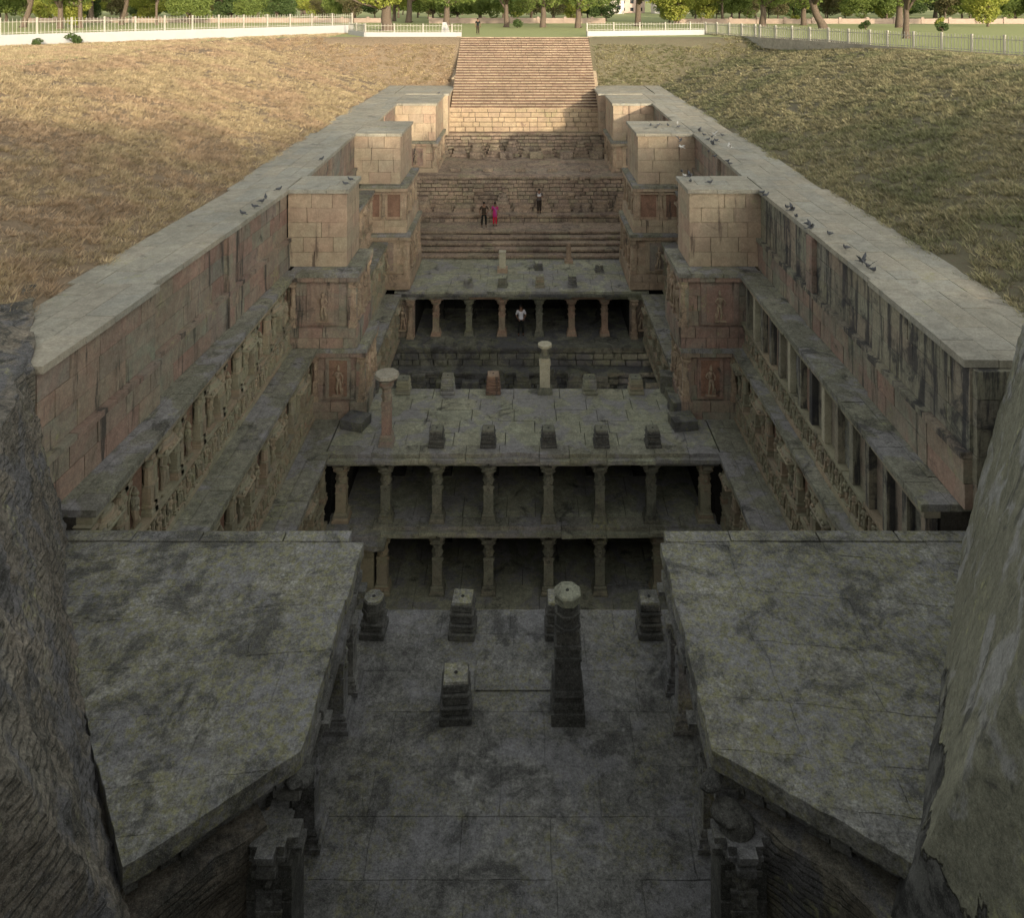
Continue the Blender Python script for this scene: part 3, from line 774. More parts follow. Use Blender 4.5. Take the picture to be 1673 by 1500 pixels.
# ------------------------------------------------------------------ long stairs
def stairs():
    t = thing('staircase', (0, 68, zz(8.6)), 'long sunlit flight of stone steps climbing to the lawn', 'stairs')
    n = 27; dz = (8.6-3.4)/n; d0 = 63.9; dd = (74.15-d0)/n
    for i in range(n):
        z = zz(8.6)+i*dz; y = d0+i*dd
        b = MB(); x = -5.93
        rr = random.Random(i)
        while x < 5.9:
            x2 = min(x+rr.uniform(0.45, 1.0), 5.93)
            if 5.93-x2 < 0.2: x2 = 5.93
            if z+dz < zz(HP) or True:
                j = rr.uniform(-0.012, 0.012)
                b.cbox(x+0.012, x2-0.012, y-0.05+j, y+dd+0.1, z+dz-0.075+rr.uniform(-.008,.004), z+dz+rr.uniform(-.008,.008), 0.012)
            x = x2
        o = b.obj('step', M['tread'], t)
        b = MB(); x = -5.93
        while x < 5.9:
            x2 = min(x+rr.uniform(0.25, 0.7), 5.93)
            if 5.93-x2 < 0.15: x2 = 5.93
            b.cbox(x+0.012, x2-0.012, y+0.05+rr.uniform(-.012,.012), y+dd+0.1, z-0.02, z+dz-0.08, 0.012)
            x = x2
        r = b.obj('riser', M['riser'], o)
    b = MB(); b.add([(-5.95, d0+0.2, zz(8.6)-0.5), (5.95, d0+0.2, zz(8.6)-0.5), (5.95, 74.3, -0.35), (-5.95, 74.3, -0.35), (-5.95, 74.3, -6), (5.95, 74.3, -6)],
                    [(0,1,2,3), (0,4,5,1), (3,2,5,4), (0,3,4), (1,5,2)])
    fixn(b.obj('stair_core', M['core'], t).data)
    # side walls of the flight above the coping
    for s in (-1, 1):
        fr = Fr(s*5.95, 68.5, math.pi/2 if s < 0 else -math.pi/2)
        b = MB(); x0, x1 = (-6.3, -5.95) if s < 0 else (5.95, 6.3)
        b.add([(x0,68.5,-6),(x1,68.5,-6),(x1,74.2,-6),(x0,74.2,-6),(x0,68.5,-3.75),(x1,68.5,-3.75),(x1,74.2,0.06),(x0,74.2,0.06)],
              [(0,3,2,1),(4,5,6,7),(0,1,5,4),(1,2,6,5),(2,3,7,6),(3,0,4,7)])
        b.obj('stair_flank', M['pier'], t)
stairs()

# ------------------------------------------------------------------ masonry terraces between stairs and pavilions
def terrace(label, x0, x1, d_bot, d_top, h_bot, h_top, mat, ch=0.28, bw=0.62, jut=0.12, tread=None, steps=0, tmat=None, skip=0.0, cat='terrace wall'):
    """battered wall of small blocks facing the camera; tread: distance back at the top"""
    z0 = zz(h_bot); z1 = zz(h_top); n = max(1, round((z1-z0)/ch)); c = (z1-z0)/n
    t = thing('terrace_wall', ((x0+x1)/2, d_bot, z0), label, cat, 'masonry terraces of the well')
    for r in range(n):
        d = d_bot+(d_top-d_bot)*(r/max(1, n-1) if n > 1 else 0)
        fr = Fr(x0, d, 0)
        courses(t, mat, fr, 0, x1-x0, z0+r*c, z0+(r+1)*c, c, bw, 0.5, 0.045 if jut > 0.1 else 0.02, jut=jut, gap=0.03, wv=0.5)
    b = MB(); b.box(x0, x1, max(d_bot, d_top)+0.2, max(d_bot, d_top)+1.6, z0-0.5, z1-0.12)
    b.obj('terrace_core', M['core'], t)
    if tread:
        fr = Fr(x0, tread, 0)
        slabs(t, tmat or mat, fr, 0, x1-x0, 0, tread-d_top+0.1-0.0, z1, 0.12, 1.1, 0.8, 'paving_slab', 0.02)
    # little stepped pyramids that jut from the wall, as in the old step pattern
    if jut > 0.1 and (z1-z0) > 1.2:
        for k in range(int((x1-x0)/1.35)):
            cx = x0+0.75+k*1.35
            m = random.choice((2, 3, 4, 5))
            for j in range(m):
                wd = 0.60-0.085*j
                piece('step_block', mat, t, Fr(cx, d_bot-0.02-0.0*j, 0), -wd, wd, -0.2, 0.36-0.06*j, z0+j*c+0.005, z0+(j+1)*c-0.005)
    return t

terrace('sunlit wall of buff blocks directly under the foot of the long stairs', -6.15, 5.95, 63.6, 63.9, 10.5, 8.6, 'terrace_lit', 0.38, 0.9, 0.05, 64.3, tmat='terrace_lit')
terrace('second terrace wall below the stairs with stepped block pattern', -8.5, 8.4, 62.2, 62.9, 12.2, 10.5, 'terrace', 0.24, 0.55, 0.26, 63.9)
t = thing('paved_landing', (0, 58, zz(12.2)), 'flat grey landing between the two stepped terrace walls', 'landing')
slabs(t, 'terrace', Fr(-8.6, 62.3, 0), 0, 17.1, 0, 7.2, zz(12.2), 0.14, 1.2, 0.9)
for k in range(5):
    piece('raised_stone', 'terrace', t, Fr(-4.9+2.3*k, 57, 0), -0.35, 0.35, 0, 0.5, zz(12.2)+0.02, zz(12.2)+0.25)
    piece('raised_stone', 'terrace', t, Fr(-3.7+2.3*k, 61.6, 0), -0.5, 0.5, 0, 0.5, zz(12.2)+0.02, zz(12.2)+0.5)
terrace('broad zigzag terrace wall behind the three standing visitors', -9.0, 8.9, 54.4, 55.2, 14.4, 12.2, 'terrace', 0.24, 0.55, 0.30, 55.7)
terrace('narrow terrace step on which the man with the pale scarf stands', -9.0, 8.9, 53.4, 53.45, 14.9, 14.4, 'terrace', 0.25, 0.7, 0.05, 54.4)
for i in range(5):
    hb = 15.9-i*0.2
    terrace(('lowest', 'second lowest', 'middle', 'second highest', 'highest')[i]+' of the five long steps behind the far pavilion roof', -9.0, 8.9, 48.9+i*0.62, 48.9+i*0.62, hb, hb-0.2, 'terrace', 0.2, 0.9, 0.0,
            (49.5+i*0.62) if i < 4 else 53.5, cat='step')
# below the far pavilion
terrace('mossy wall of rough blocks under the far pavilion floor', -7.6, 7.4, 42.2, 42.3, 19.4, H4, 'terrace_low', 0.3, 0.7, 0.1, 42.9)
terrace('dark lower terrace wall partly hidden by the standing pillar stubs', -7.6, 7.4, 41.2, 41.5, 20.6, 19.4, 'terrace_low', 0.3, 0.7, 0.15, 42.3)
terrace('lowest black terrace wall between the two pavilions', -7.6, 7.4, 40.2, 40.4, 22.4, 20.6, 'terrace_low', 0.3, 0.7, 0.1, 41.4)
b = MB(); b.box(-12, 12, 5, 62, zz(24.4), zz(24.0))
tag(b.obj('well_floor', M['inside']), kind='structure')

# ------------------------------------------------------------------ pillars
def pillar_parts(parent_mat):
    sh = MB(); sh.stack([(0.16, 0.48, .37, .36, 4), (0.48, 0.50, .39, .39, 4), (0.50, 0.62, .355, .355, 4), (0.62, 0.64, .385, .385, 4), (0.64, 0.76, .345, .345, 8), (0.76, 0.78, .38, .38, 8), (0.78, 0.84, .34, .34, 12)])
    for q in range(4):
        a = q*math.pi/2
        for zc, rr in ((0.56, .36), (0.70, .35)):
            cx, cy = rr*math.cos(a), rr*math.sin(a)
            sh.ell((cx, cy, zc), (0.13, 0.13, 0.03), 6, 4)
    ba = MB(); ba.stack([(0, .045, .60, .60, 4), (.045, .08, .56, .48, 4), (.08, .11, .53, .53, 4), (.11, .135, .46, .46, 4), (.135, .16, .50, .45, 4)])
    ca = MB(); ca.stack([(.83, .86, .40, .52, 8), (.86, .89, .55, .55, 8), (.89, .92, .50, .50, 4)])
    for q in range(4):
        a = q*math.pi/2; dx, dy = math.cos(a), math.sin(a)
        for k, (r0, r1, z0, z1) in enumerate(((0.35, 0.62, .915, .955), (0.35, 0.82, .955, 1.0))):
            x = [dx*r0, dx*r1]; y = [dy*r0, dy*r1]
            hw = 0.26
            ca.box(min(x)-abs(dy)*hw, max(x)+abs(dy)*hw, min(y)-abs(dx)*hw, max(y)+abs(dx)*hw, z0-0.001*q, z1-0.001*q)
    ca.stack([(.92, .998, .46, .5, 4)])
    return sh, ba, ca
PIL = {}
def pillar_meshes(mat):
    if mat not in PIL:
        sh, ba, ca = pillar_parts(mat)
        PIL[mat] = (sh.mesh('pillar', M[mat]), ba.mesh('base', M[mat]), ca.mesh('capital', M[mat]))
    return PIL[mat]
def add_pillar(parent, x, y, z, h, hw, mat, rot=0):
    """a pillar as a part of a pavilion: shaft > base, capital. hw = metres per unit radius"""
    a, b_, c = pillar_meshes(mat)
    p = inst('pillar', a, parent, (x, y, z), rot, (hw, hw, h))
    for nm, me in (('base', b_), ('capital', c)):
        o = bpy.data.objects.new(nm, me); C.objects.link(o); o.parent = p
    return p
def standing_pillar(name, x, y, z, h, hw, mat, label, group, top=1.0, bmat=None):
    """a free-standing whole or broken pillar: base, shaft, capital"""
    t = thing(name, (x, y, z), label, 'pillar', group)
    b = MB()
    if top >= 1.0:
        a, b_, c = pillar_meshes(mat)
        for nm, me in (('shaft', a), ('base', b_), ('capital', c)):
            inst(nm, me, t, (x, y, z), 0, (hw, hw, h))
        b.stack([(z+h-0.08, z+h-0.001, hw*0.8, hw*0.98, 8), (z+h, z+h+0.09, hw*0.95, hw*0.9, 8)], x, y); b.obj('abacus', M['pave'], t)
    return t
def stub(x, y, z, w, h, mat, label, group, style=0, topmat=None):
    """broken-off pillar foot: moulded courses, paler broken top with a dowel hole"""
    t = thing('pillar_stub', (x, y, z), label, 'pillar stub', group)
    n = 5; zc = z
    hs = [0.22, 0.14, 0.10, 0.20, 0.12, 0.22]; ws = [1.0, 0.86, 0.94, 0.80, 0.90, 0.80]
    sc = h/sum(hs); rot = random.uniform(-0.06, 0.06)
    for i, (a, wd) in enumerate(zip(hs, ws)):
        b = MB(); hh = a*sc
        q = w*wd/2
        if style == 1 and i >= 3: b.stack([(zc, zc+hh-0.008, q, q*0.98, 8)], x, y, rot)
        else:
            b.cbox(-q, q, -q, q, zc, zc+hh-0.008, 0.02)
            b.v = [(x+vx*math.cos(rot)-vy*math.sin(rot), y+vx*math.sin(rot)+vy*math.cos(rot), vz) for vx, vy, vz in b.v]
        b.obj('base' if i == 0 else 'moulding' if i < 5 else 'shaft', M[mat], t)
        zc += hh
    b = MB(); q = w*0.38
    b.stack([(zc-0.01, zc+0.03, q, q*0.94, 8 if style == 1 else 4)], x, y, rot); b.obj('broken_top', M[topmat or 'near'], t)
    b = MB(); b.stack([(zc+0.03, zc+0.038, 0.035, 0.03, 8)], x, y); b.obj('dowel_hole', M['inside'], t)
    return t

# ------------------------------------------------------------------ two-storey pavilion
def rough_edge_slab(b, x0, x1, y0, y1, z0, z1, amp=0.05, seed=0, step=0.35):
    n = max(2, int((x1-x0)/step)); pts = []
    for i in range(n+1):
        x = x0+(x1-x0)*i/n
        y = y0+amp*(noise.noise(Vector((x*1.7, seed*3.3, 0)))+0.5*noise.noise(Vector((x*5, seed, 2))))*1.2
        pts.append((x, y))
    pts += [(x1, y1), (x0, y1)]
    b.prism(pts, z0, z1)

P1 = thing('pillared_pavilion', (-0.1, 28.1, zz(H5)), 'two-storey stone pavilion with rows of carved pillars and a lichened flat roof', 'pavilion')
pcs = [(x-857)/F*28.15 for x in (630, 714, 798, 896, 980, 1064)]
XL1, XR1 = -6.95, 6.85
for lvl, (hf, ht, xs) in enumerate(((H4, H3, pcs), (H5, H4, pcs[1:5]))):
    for i, x in enumerate(xs):
        add_pillar(P1, x, 28.25, zz(hf), (hf-ht)-0.50, 0.46, 'pillar')
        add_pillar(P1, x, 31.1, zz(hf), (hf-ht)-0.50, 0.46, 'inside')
    # side pillars half in the wall
    for x in (XL1+0.45, XR1-0.45) if lvl == 0 else (-5.05, 4.75):
        add_pillar(P1, x, 28.3, zz(hf), (hf-ht)-0.50, 0.5, 'carved')
    # beams, spans between pillars
    ends = [XL1] + xs + [XR1] if lvl == 0 else [-5.4]+xs+[5.1]
    for k in range(len(ends)-1):
        for yy in (28.0, 30.9):
            piece('beam', 'roof', P1, Fr(ends[k], yy, 0), 0.01, ends[k+1]-ends[k]-0.01, -0.42, 0.0+random.uniform(-.02, .02), zz(ht)-0.50, zz(ht)-0.27, 'slab')
    # eave: rough, broken slabs
    a = XL1 if lvl == 0 else -6.9; e = XR1 if lvl == 0 else 6.8; k = 0
    while a < e:
        c = min(a+random.uniform(0.9, 1.9), e)
        if e-c < 0.4: c = e
        b = MB(); off = random.choice((0, 0.02, 0.10, -0.05))
        rough_edge_slab(b, a+0.01, c-0.01, 27.72+off, 28.4, zz(ht)-0.27, zz(ht)-0.13-random.random()*0.02, 0.06, k+lvl*20); b.obj('eave_slab', M['roof'], P1)
        b = MB(); rough_edge_slab(b, a+0.01, c-0.01, 27.86+off*0.5, 28.4, zz(ht)-0.13, zz(ht)+0.004*((k % 3)), 0.05, k+50+lvl*20); b.obj('eave_slab', M['ledge'], P1)
        a = c; k += 1
# roof paving
slabs(P1, 'roof', Fr(-6.95, 32.55, 0), 0, 13.8, 0.0, 4.15, zz(H3), 0.26, 1.45, 0.85, 'roof_slab', 0.010, 0.008)
# floor of the upper storey, ceilings, inner walls
slabs(P1, 'roof', Fr(-6.95, 32.0, 0), 0, 13.8, 0, 3.62, zz(H4)+0.005, 0.26, 1.4, 1.1, 'floor_slab', 0.006)
slabs(P1, 'roof', Fr(-6.0, 32.0, 0), 0, 12.0, 0, 4.6, zz(H5)+0.005, 0.26, 1.4, 1.1, 'floor_slab', 0.006)
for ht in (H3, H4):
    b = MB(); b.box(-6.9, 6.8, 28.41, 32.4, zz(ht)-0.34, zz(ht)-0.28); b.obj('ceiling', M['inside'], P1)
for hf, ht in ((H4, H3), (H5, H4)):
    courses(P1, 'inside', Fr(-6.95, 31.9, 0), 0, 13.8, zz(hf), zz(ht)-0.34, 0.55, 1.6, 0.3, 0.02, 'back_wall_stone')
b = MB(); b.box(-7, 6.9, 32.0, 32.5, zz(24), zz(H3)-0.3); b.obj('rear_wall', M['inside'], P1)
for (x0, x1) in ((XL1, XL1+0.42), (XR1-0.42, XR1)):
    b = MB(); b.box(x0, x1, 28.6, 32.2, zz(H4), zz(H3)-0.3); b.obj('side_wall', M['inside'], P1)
# flank blocks narrowing the lower storey, with projecting dark cornice
for s in (-1, 1):
    x0, x1 = (-7.0, -5.3) if s < 0 else (5.0, 6.9)
    courses(P1, 'carved', Fr(x0, 27.9, 0), 0, x1-x0, zz(23.5), zz(H4)-0.55, 0.55, 0.8, 0.5, 0.05, 'flank_stone')
    b = MB(); b.box(x0, x1, 28.1, 32, zz(24), zz(H4)-0.3); b.obj('flank_core', M['core'], P1)
    for k in range(2):
        b = MB(); rough_edge_slab(b, x0-0.0, x1+0.30*(1 if s < 0 else 0)+0.2-0.2*k, 27.25+0.2*k, 28.0, zz(H4)-0.40+0.16*k, zz(H4)-0.245+0.16*k, 0.12, 80+k+s); b.obj('projecting_slab', M['ledge'], P1)
courses(P1, 'ledge', Fr(-5.4, 27.7, 0), 0, 10.5, zz(24), zz(H5), 0.55, 1.3, 0.5, 0.02, 'plinth_stone')

# pillar and stubs on its roof
standing_pillar('standing_pillar', pcs[0]-0.02, 28.5, zz(H3), 2.45, 0.44, 'wall', 'tall lone pillar with wide pale capital at the left front corner of the middle roof', 'free standing pillars')
front = ['front edge stub second from the tall pillar', '', '']
wh = ['stub nearest the tall capped pillar on the front edge of middle roof', 'second stub from the tall capped pillar, front edge of middle roof', 'middle stub just right of centre on the front edge of the middle roof', 'second stub from the right on the front edge of the middle roof', 'rightmost stub on the front edge of the middle roof']
for x, l in zip((714, 798, 896, 982, 1066), wh):
    stub((x-857)/F*28.5, 28.45, zz(H3), 0.56, 0.58, 'blackened', 'dark moulded '+l, 'pillar stubs on the middle roof', 0, 'pillar')
wh = [(660, 'leftmost stub on the far edge of the middle roof, among rubble', 'carved', .45), (732, 'square stub with pale top, second from left on the far edge of the middle roof', 'roof', .55), (806, 'reddish square stub on the far edge of the middle roof left of the pale pillar', 'red', .62),
      (963, 'greenish stub right of the pale pillar on the far edge of the middle roof', 'roof', .5), (1038, 'rightmost worn stub on the far edge of the middle roof', 'carved', .5)]
for x, l, m_, hh in wh:
    stub((x-857)/F*32.4, 32.3, zz(H3), 0.60, hh+0.1, m_, l, 'pillar stubs on the middle roof', 0, 'pillar' if m_ != 'red' else 'pillar_pink')
tp = thing('standing_pillar', ((890-857)/F*32.4, 32.3, zz(H3)), 'slender pale restored pillar with small capital on the far edge of the middle roof', 'pillar', 'free standing pillars')
px = tp.location.x
for nm, secs, m_ in (('base', [(0, .14, .30, .30, 4), (.14, .26, .26, .22, 4)], 'pillar'), ('shaft', [(.26, 1.15, .205, .205, 4), (1.15, 1.25, .23, .23, 4), (1.25, 1.42, .17, .17, 4)], 'pillar_pale'),
                     ('upper_shaft', [(1.42, 1.5, .20, .20, 8), (1.5, 1.78, .14, .14, 12)], 'pillar'), ('capital', [(1.78, 1.86, .17, .24, 8), (1.86, 1.95, .27, .27, 8)], 'pillar_pale')):
    b = MB(); b.stack([(zz(H3)+a, zz(H3)+c, d, e, f) for a, c, d, e, f in secs], px, 32.3); b.obj(nm, M[m_], tp)

# rubble and step blocks on either side behind the middle roof
def loose(name, label, cat, x, y, z, sx, sy, sz, mat, rot=0.0, group=None):
    o = inst(name, ub(mat), None, (x, y, z+sz/2), rot, (sx, sy, sz)); return tag(o, label, cat, group)
k = 0
words = ['large flat', 'squarish', 'long low', 'tilted', 'upright', 'small worn']
for s, base in ((-1, -6.3), (1, 5.9)):
    for (dx, yy, sx, sy, sz, lab) in ((0, 29.7, 0.9, 0.8, 0.35, 'nearest'), (0.1*s, 30.7, 0.8, 0.7, 0.55, 'second'), (0.2*s, 31.6, 0.9, 0.8, 0.35, 'third'), (0.0, 32.4, 0.75, 0.6, 0.7, 'farthest')):
        loose('fallen_block', '%s of the dark fallen blocks along the %s edge of the middle roof' % (lab, 'left' if s < 0 else 'right'), 'stone block', base+dx, yy, zz(H3)+0.01, sx, sy, sz, 'terrace_low', random.uniform(-.3, .3), 'fallen blocks beside the middle roof'); k += 1
# ledge paving beside that roof (between carved walls)
for s in (-1, 1):
    t = thing('side_landing', (s*7.3, 34, zz(H3)), 'worn stone landing on the %s between the first pier and the far pavilion' % ('left' if s < 0 else 'right'), 'landing')
    slabs(t, 'ledge', Fr(-8.3 if s < 0 else 6.88, 32.6, 0), 0, 1.32, 0, 4.6, zz(H3)+0.004, 0.2, 1.0, 0.8)

# ------------------------------------------------------------------ far pavilion
P3 = thing('pillared_pavilion', (-0.2, 43.7, zz(H4)), 'single-storey far pavilion with pink pillars and mossy roof at the foot of the terraces', 'pavilion')
px3 = [(x-857)/F*43.7 for x in (712, 766, 820, 881, 934, 988)]
for i, x in enumerate(px3):
    add_pillar(P3, x, 43.85, zz(H4), 2.05, 0.46, 'pillar_pink' if i in (0, 2, 4, 5) else 'pillar')
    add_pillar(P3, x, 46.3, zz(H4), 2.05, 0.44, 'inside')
ends = [-6.2]+px3+[6.0]
for k in range(len(ends)-1):
    for yy in (43.6, 46.1):
        piece('beam', 'pillar_pink' if k in (2, 5) else 'roof', P3, Fr(ends[k], yy, 0), 0.01, ends[k+1]-ends[k]-0.01, -0.42, 0.0, zz(H4)+2.05, zz(H4)+2.28, 'slab')
a = -6.9; k = 0
while a < 6.7:
    c = min(a+random.uniform(1.0, 1.9), 6.7)
    if 6.7-c < 0.4: c = 6.7
    b = MB(); rough_edge_slab(b, a+0.01, c-0.01, 43.28, 44.0, zz(H3)-0.27, zz(H3)-0.13, 0.05, k+30); b.obj('eave_slab', M['terrace_low'], P3)
    a = c; k += 1
slabs(P3, 'roof', Fr(-7.1, 49.0, 0), 0, 13.9, 0, 5.62, zz(H3), 0.13, 1.3, 0.95, 'roof_slab', 0.012)
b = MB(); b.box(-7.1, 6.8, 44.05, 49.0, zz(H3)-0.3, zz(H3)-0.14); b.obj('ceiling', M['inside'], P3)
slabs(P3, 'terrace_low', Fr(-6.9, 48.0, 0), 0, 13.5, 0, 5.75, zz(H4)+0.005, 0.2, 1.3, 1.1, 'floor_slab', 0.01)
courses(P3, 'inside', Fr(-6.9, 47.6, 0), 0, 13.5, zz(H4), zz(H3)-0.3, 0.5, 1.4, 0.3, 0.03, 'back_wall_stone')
for s in (-1, 1):
    x0, x1 = (-7.05, -6.0) if s < 0 else (5.75, 6.8)
    courses(P3, 'wall', Fr(x0, 43.5, 0), 0, x1-x0, zz(H4), zz(H3)-0.45, 0.5, 0.55, 0.4, 0.03, 'pier_stone')
    inst('corner_pilaster', post_mesh('carved_pink'), P3, ((x0+x1)/2-s*0.3, 43.4, zz(H4)), 0, (0.4, 0.4, 2.1))
    inst('carved_figure', FIG['carved_pink'][s+1], P3, ((x0+x1)/2+s*0.15, 43.42, zz(H4)+0.4), 0, (1.2, 1.4, 1.3))
    courses(P3, 'roof', Fr(x0-0.1, 43.35, 0), 0, x1-x0+0.2, zz(H3)-0.45, zz(H3)-0.28, 0.17, 0.6, 0.4, 0.02, 'cornice_stone')
    b = MB(); b.box(x0, x1, 43.7, 48, zz(H4), zz(H3)-0.31); b.obj('side_core', M['inside'], P3)
stub3 = [(765, 44.2, .35, 'roof', 'squat stub at the left of the far pavilion roof edge'), (821, 44.2, .40, 'pillar', 'stub in front of the tall pale stump on the far pavilion roof'),
         (882, 44.2, .5, 'carved', 'dark stub right of centre at the front of the far pavilion roof'), (935, 44.2, .5, 'near', 'black stub next right of the centre one at the front of the far pavilion roof'),
         (880, 47.0, .3, 'terrace_low', 'low dark stub behind the centre one on the far pavilion roof'), (979, 46.6, .28, 'near', 'round dark stub near the right end of the far pavilion roof')]
for x, y, hh, m_, l in stub3:
    stub((x-857)/F*y, y, zz(H3), 0.52, hh+0.12, m_, l, 'pillar stubs on the far roof', 1 if 'round' in l else 0, 'roof')
standing_pillar_loc = ((821-857)/F*46.6, 46.6)
t = thing('pillar_stump', (*standing_pillar_loc, zz(H3)), 'pale square pillar stump standing tallest on the far pavilion roof', 'pillar')
b = MB(); b.stack([(zz(H3), zz(H3)+.25, .3, .3, 4)], *standing_pillar_loc); b.obj('base', M['carved_pink'], t)
b = MB(); b.stack([(zz(H3)+.25, zz(H3)+1.15, .19, .18, 4), (zz(H3)+1.15, zz(H3)+1.2, .21, .21, 4)], *standing_pillar_loc); b.obj('shaft', M['pillar_pale'], t)
t = thing('pillar_stump', ((929-857)/F*48.2, 48.2, zz(H3)), 'thin pink pillar stump against the lowest terrace steps right of centre', 'pillar')
b = MB(); b.stack([(zz(H3), zz(H3)+.2, .25, .25, 4)], t.location.x, 48.2); b.obj('base', M['carved_pink'], t)
b = MB(); b.stack([(zz(H3)+.2, zz(H3)+1.2, .15, .13, 8)], t.location.x, 48.2); b.obj('shaft', M['pillar_pink'], t)

# ------------------------------------------------------------------ nearest platform (roof of the first pavilion)
def clip(poly, a, b):
    """keep the part left of a->b"""
    out = []
    def sd(p): return (b[0]-a[0])*(p[1]-a[1])-(b[1]-a[1])*(p[0]-a[0])
    for i in range(len(poly)):
        p, q = poly[i], poly[(i+1) % len(poly)]
        sp, sq = sd(p), sd(q)
        if sp >= 0: out.append(p)
        if (sp >= 0) != (sq >= 0):
            t_ = sp/(sp-sq); out.append((p[0]+(q[0]-p[0])*t_, p[1]+(q[1]-p[1])*t_))
    return out
def area(p): return abs(sum(p[i][0]*p[(i+1) % len(p)][1]-p[(i+1) % len(p)][0]*p[i][1] for i in range(len(p))))/2
def rough_poly(poly, gap, seed, amp=0.03, step=0.12):
    cx = sum(p[0] for p in poly)/len(poly); cy = sum(p[1] for p in poly)/len(poly)
    pts = []
    n = len(poly)
    for i in range(n):
        p, q = Vector(poly[i]), Vector(poly[(i+1) % n]); L = (q-p).length
        k = max(1, int(L/step))
        for j in range(k): pts.append(p.lerp(q, j/k))
    out = []
    for p in pts:
        v = Vector((p.x*2.2, p.y*2.2, 0.3))
        dx = noise.noise(v)*amp + noise.noise(v*4)*amp*0.9; dy = noise.noise(v+Vector((9, 4, 2)))*amp + noise.noise(v*4+Vector((3, 4, 2)))*amp*0.6
        d = Vector((cx-p.x, cy-p.y)); d = d.normalized()*gap if d.length > 0 else d
        out.append((p.x+dx+d.x, p.y+dy+d.y))
    return out
def flags(parent, mat, outline, ztop, th, seed, rowh=1.2, colw=1.4, name='roof_slab', gap=0.018, rise=0.02, skew=0.0, amp=0.03):
    """irregular flagstones filling a convex counter-clockwise outline"""
    rr = random.Random(seed)
    xs = [p[0] for p in outline]; ys = [p[1] for p in outline]
    sk = abs(skew)*max(abs(q) for q in xs)+0.01*(skew != 0)
    y = min(ys)-sk
    while y < max(ys)+sk:
        y2 = y+rowh*rr.uniform(0.7, 1.25)
        if max(ys)+sk-y2 < 0.4: y2 = max(ys)+sk+0.01
        x = min(xs)-rr.random()*colw
        while x < max(xs):
            x2 = x+colw*rr.uniform(0.65, 1.4)
            cell = [(x, y+skew*x), (x2, y+skew*x2), (x2, y2+skew*x2), (x, y2+skew*x)]
            for i in range(len(outline)):
                if cell: cell = clip(cell, outline[i], outline[(i+1) % len(outline)])
            if cell and area(cell) > 0.03:
                b = MB(); pl = rough_poly(cell, gap, seed, amp)
                tz = rr.uniform(-rise, rise); n = len(pl)
                ar = sum(pl[i][0]*pl[(i+1) % n][1]-pl[(i+1) % n][0]*pl[i][1] for i in range(n))
                if ar < 0: pl = pl[::-1]
                c = (sum(p[0] for p in pl)/n, sum(p[1] for p in pl)/n)
                tx, ty = rr.uniform(-.006, .006), rr.uniform(-.006, .006)
                def zt(p): return ztop+tz+(p[0]-c[0])*tx+(p[1]-c[1])*ty
                inn = [(p[0]+(c[0]-p[0])*0.012, p[1]+(c[1]-p[1])*0.012) for p in pl]
                vs = [(p[0], p[1], ztop-th) for p in pl]+[(p[0], p[1], zt(p)-0.010) for p in pl]+[(p[0], p[1], zt(p)) for p in inn]
                fs = [tuple(range(n))[::-1], tuple(range(2*n, 3*n))]+[(i, (i+1) % n, n+(i+1) % n, n+i) for i in range(n)]+[(n+i, n+(i+1) % n, 2*n+(i+1) % n, 2*n+i) for i in range(n)]
                b.add(vs, fs); b.obj(name, M[mat], parent)
            x = x2
        y = y2

PL = thing('ruined_platform', (-0.2, 14, zz(H0)), 'dark bare platform of worn flagstones with stubs of pillars in the foreground', 'platform')
flags(PL, 'near', [(-3.75, 9.4), (3.3, 9.4), (3.3, 17.35), (-3.75, 17.35)], zz(H0), 0.3, 5, 1.2, 1.6, 'flagstone', 0.001, 0.003, 0.0, 0.014)
# sunken square panel
b = MB(); b.box(-0.95, 0.6, 15.3, 16.0, zz(H0)+0.012, zz(H0)+0.03); b.obj('raised_panel', M['near'], PL)
b = MB(); b.box(-3.7, 3.2, 17.1, 17.4, zz(H0)-0.55, zz(H0)-0.31); b.obj('edge_beam', M['near'], PL)
b = MB(); b.box(-3.7, 3.25, 9.6, 17.2, zz(H0)-0.5, zz(H0)-0.302); b.obj('platform_core', M['core'], PL)
for x in (-2.9, -1.3, 0.7, 2.6):
    for y in (16.9, 14.8, 12.7, 10.4):
        add_pillar(PL, x, y, zz(H0+2.95), 2.45, 0.5, 'near')
stub(-1.30, 16.75, zz(H0), 0.56, 0.72, 'blackened', 'square stub left of centre on the far edge of the foreground platform', 'pillar stubs on the foreground platform', 0, 'nearroof')
stub(0.70, 16.75, zz(H0), 0.56, 0.72, 'blackened', 'stub half hidden behind the tall dark foreground pillar', 'pillar stubs on the foreground platform', 0, 'nearroof')
stub(-3.17, 16.75, zz(H0), 0.52, 0.72, 'blackened', 'rounded stub at the far left corner of the foreground platform', 'pillar stubs on the foreground platform', 1, 'nearroof')
stub(2.62, 16.75, zz(H0), 0.52, 0.72, 'blackened', 'stub at the far right corner of the foreground platform by the broken roof', 'pillar stubs on the foreground platform', 0, 'nearroof')
stub(-1.28, 14.85, zz(H0), 0.60, 0.72, 'blackened', 'nearest broken stub with ragged top left of the tall dark pillar', 'pillar stubs on the foreground platform', 0, 'nearroof')
t = thing('standing_pillar', (0.80, 14.85, zz(H0)), 'tall dark weathered pillar with pale eight-sided top on the foreground platform', 'pillar', 'free standing pillars')
z = zz(H0)
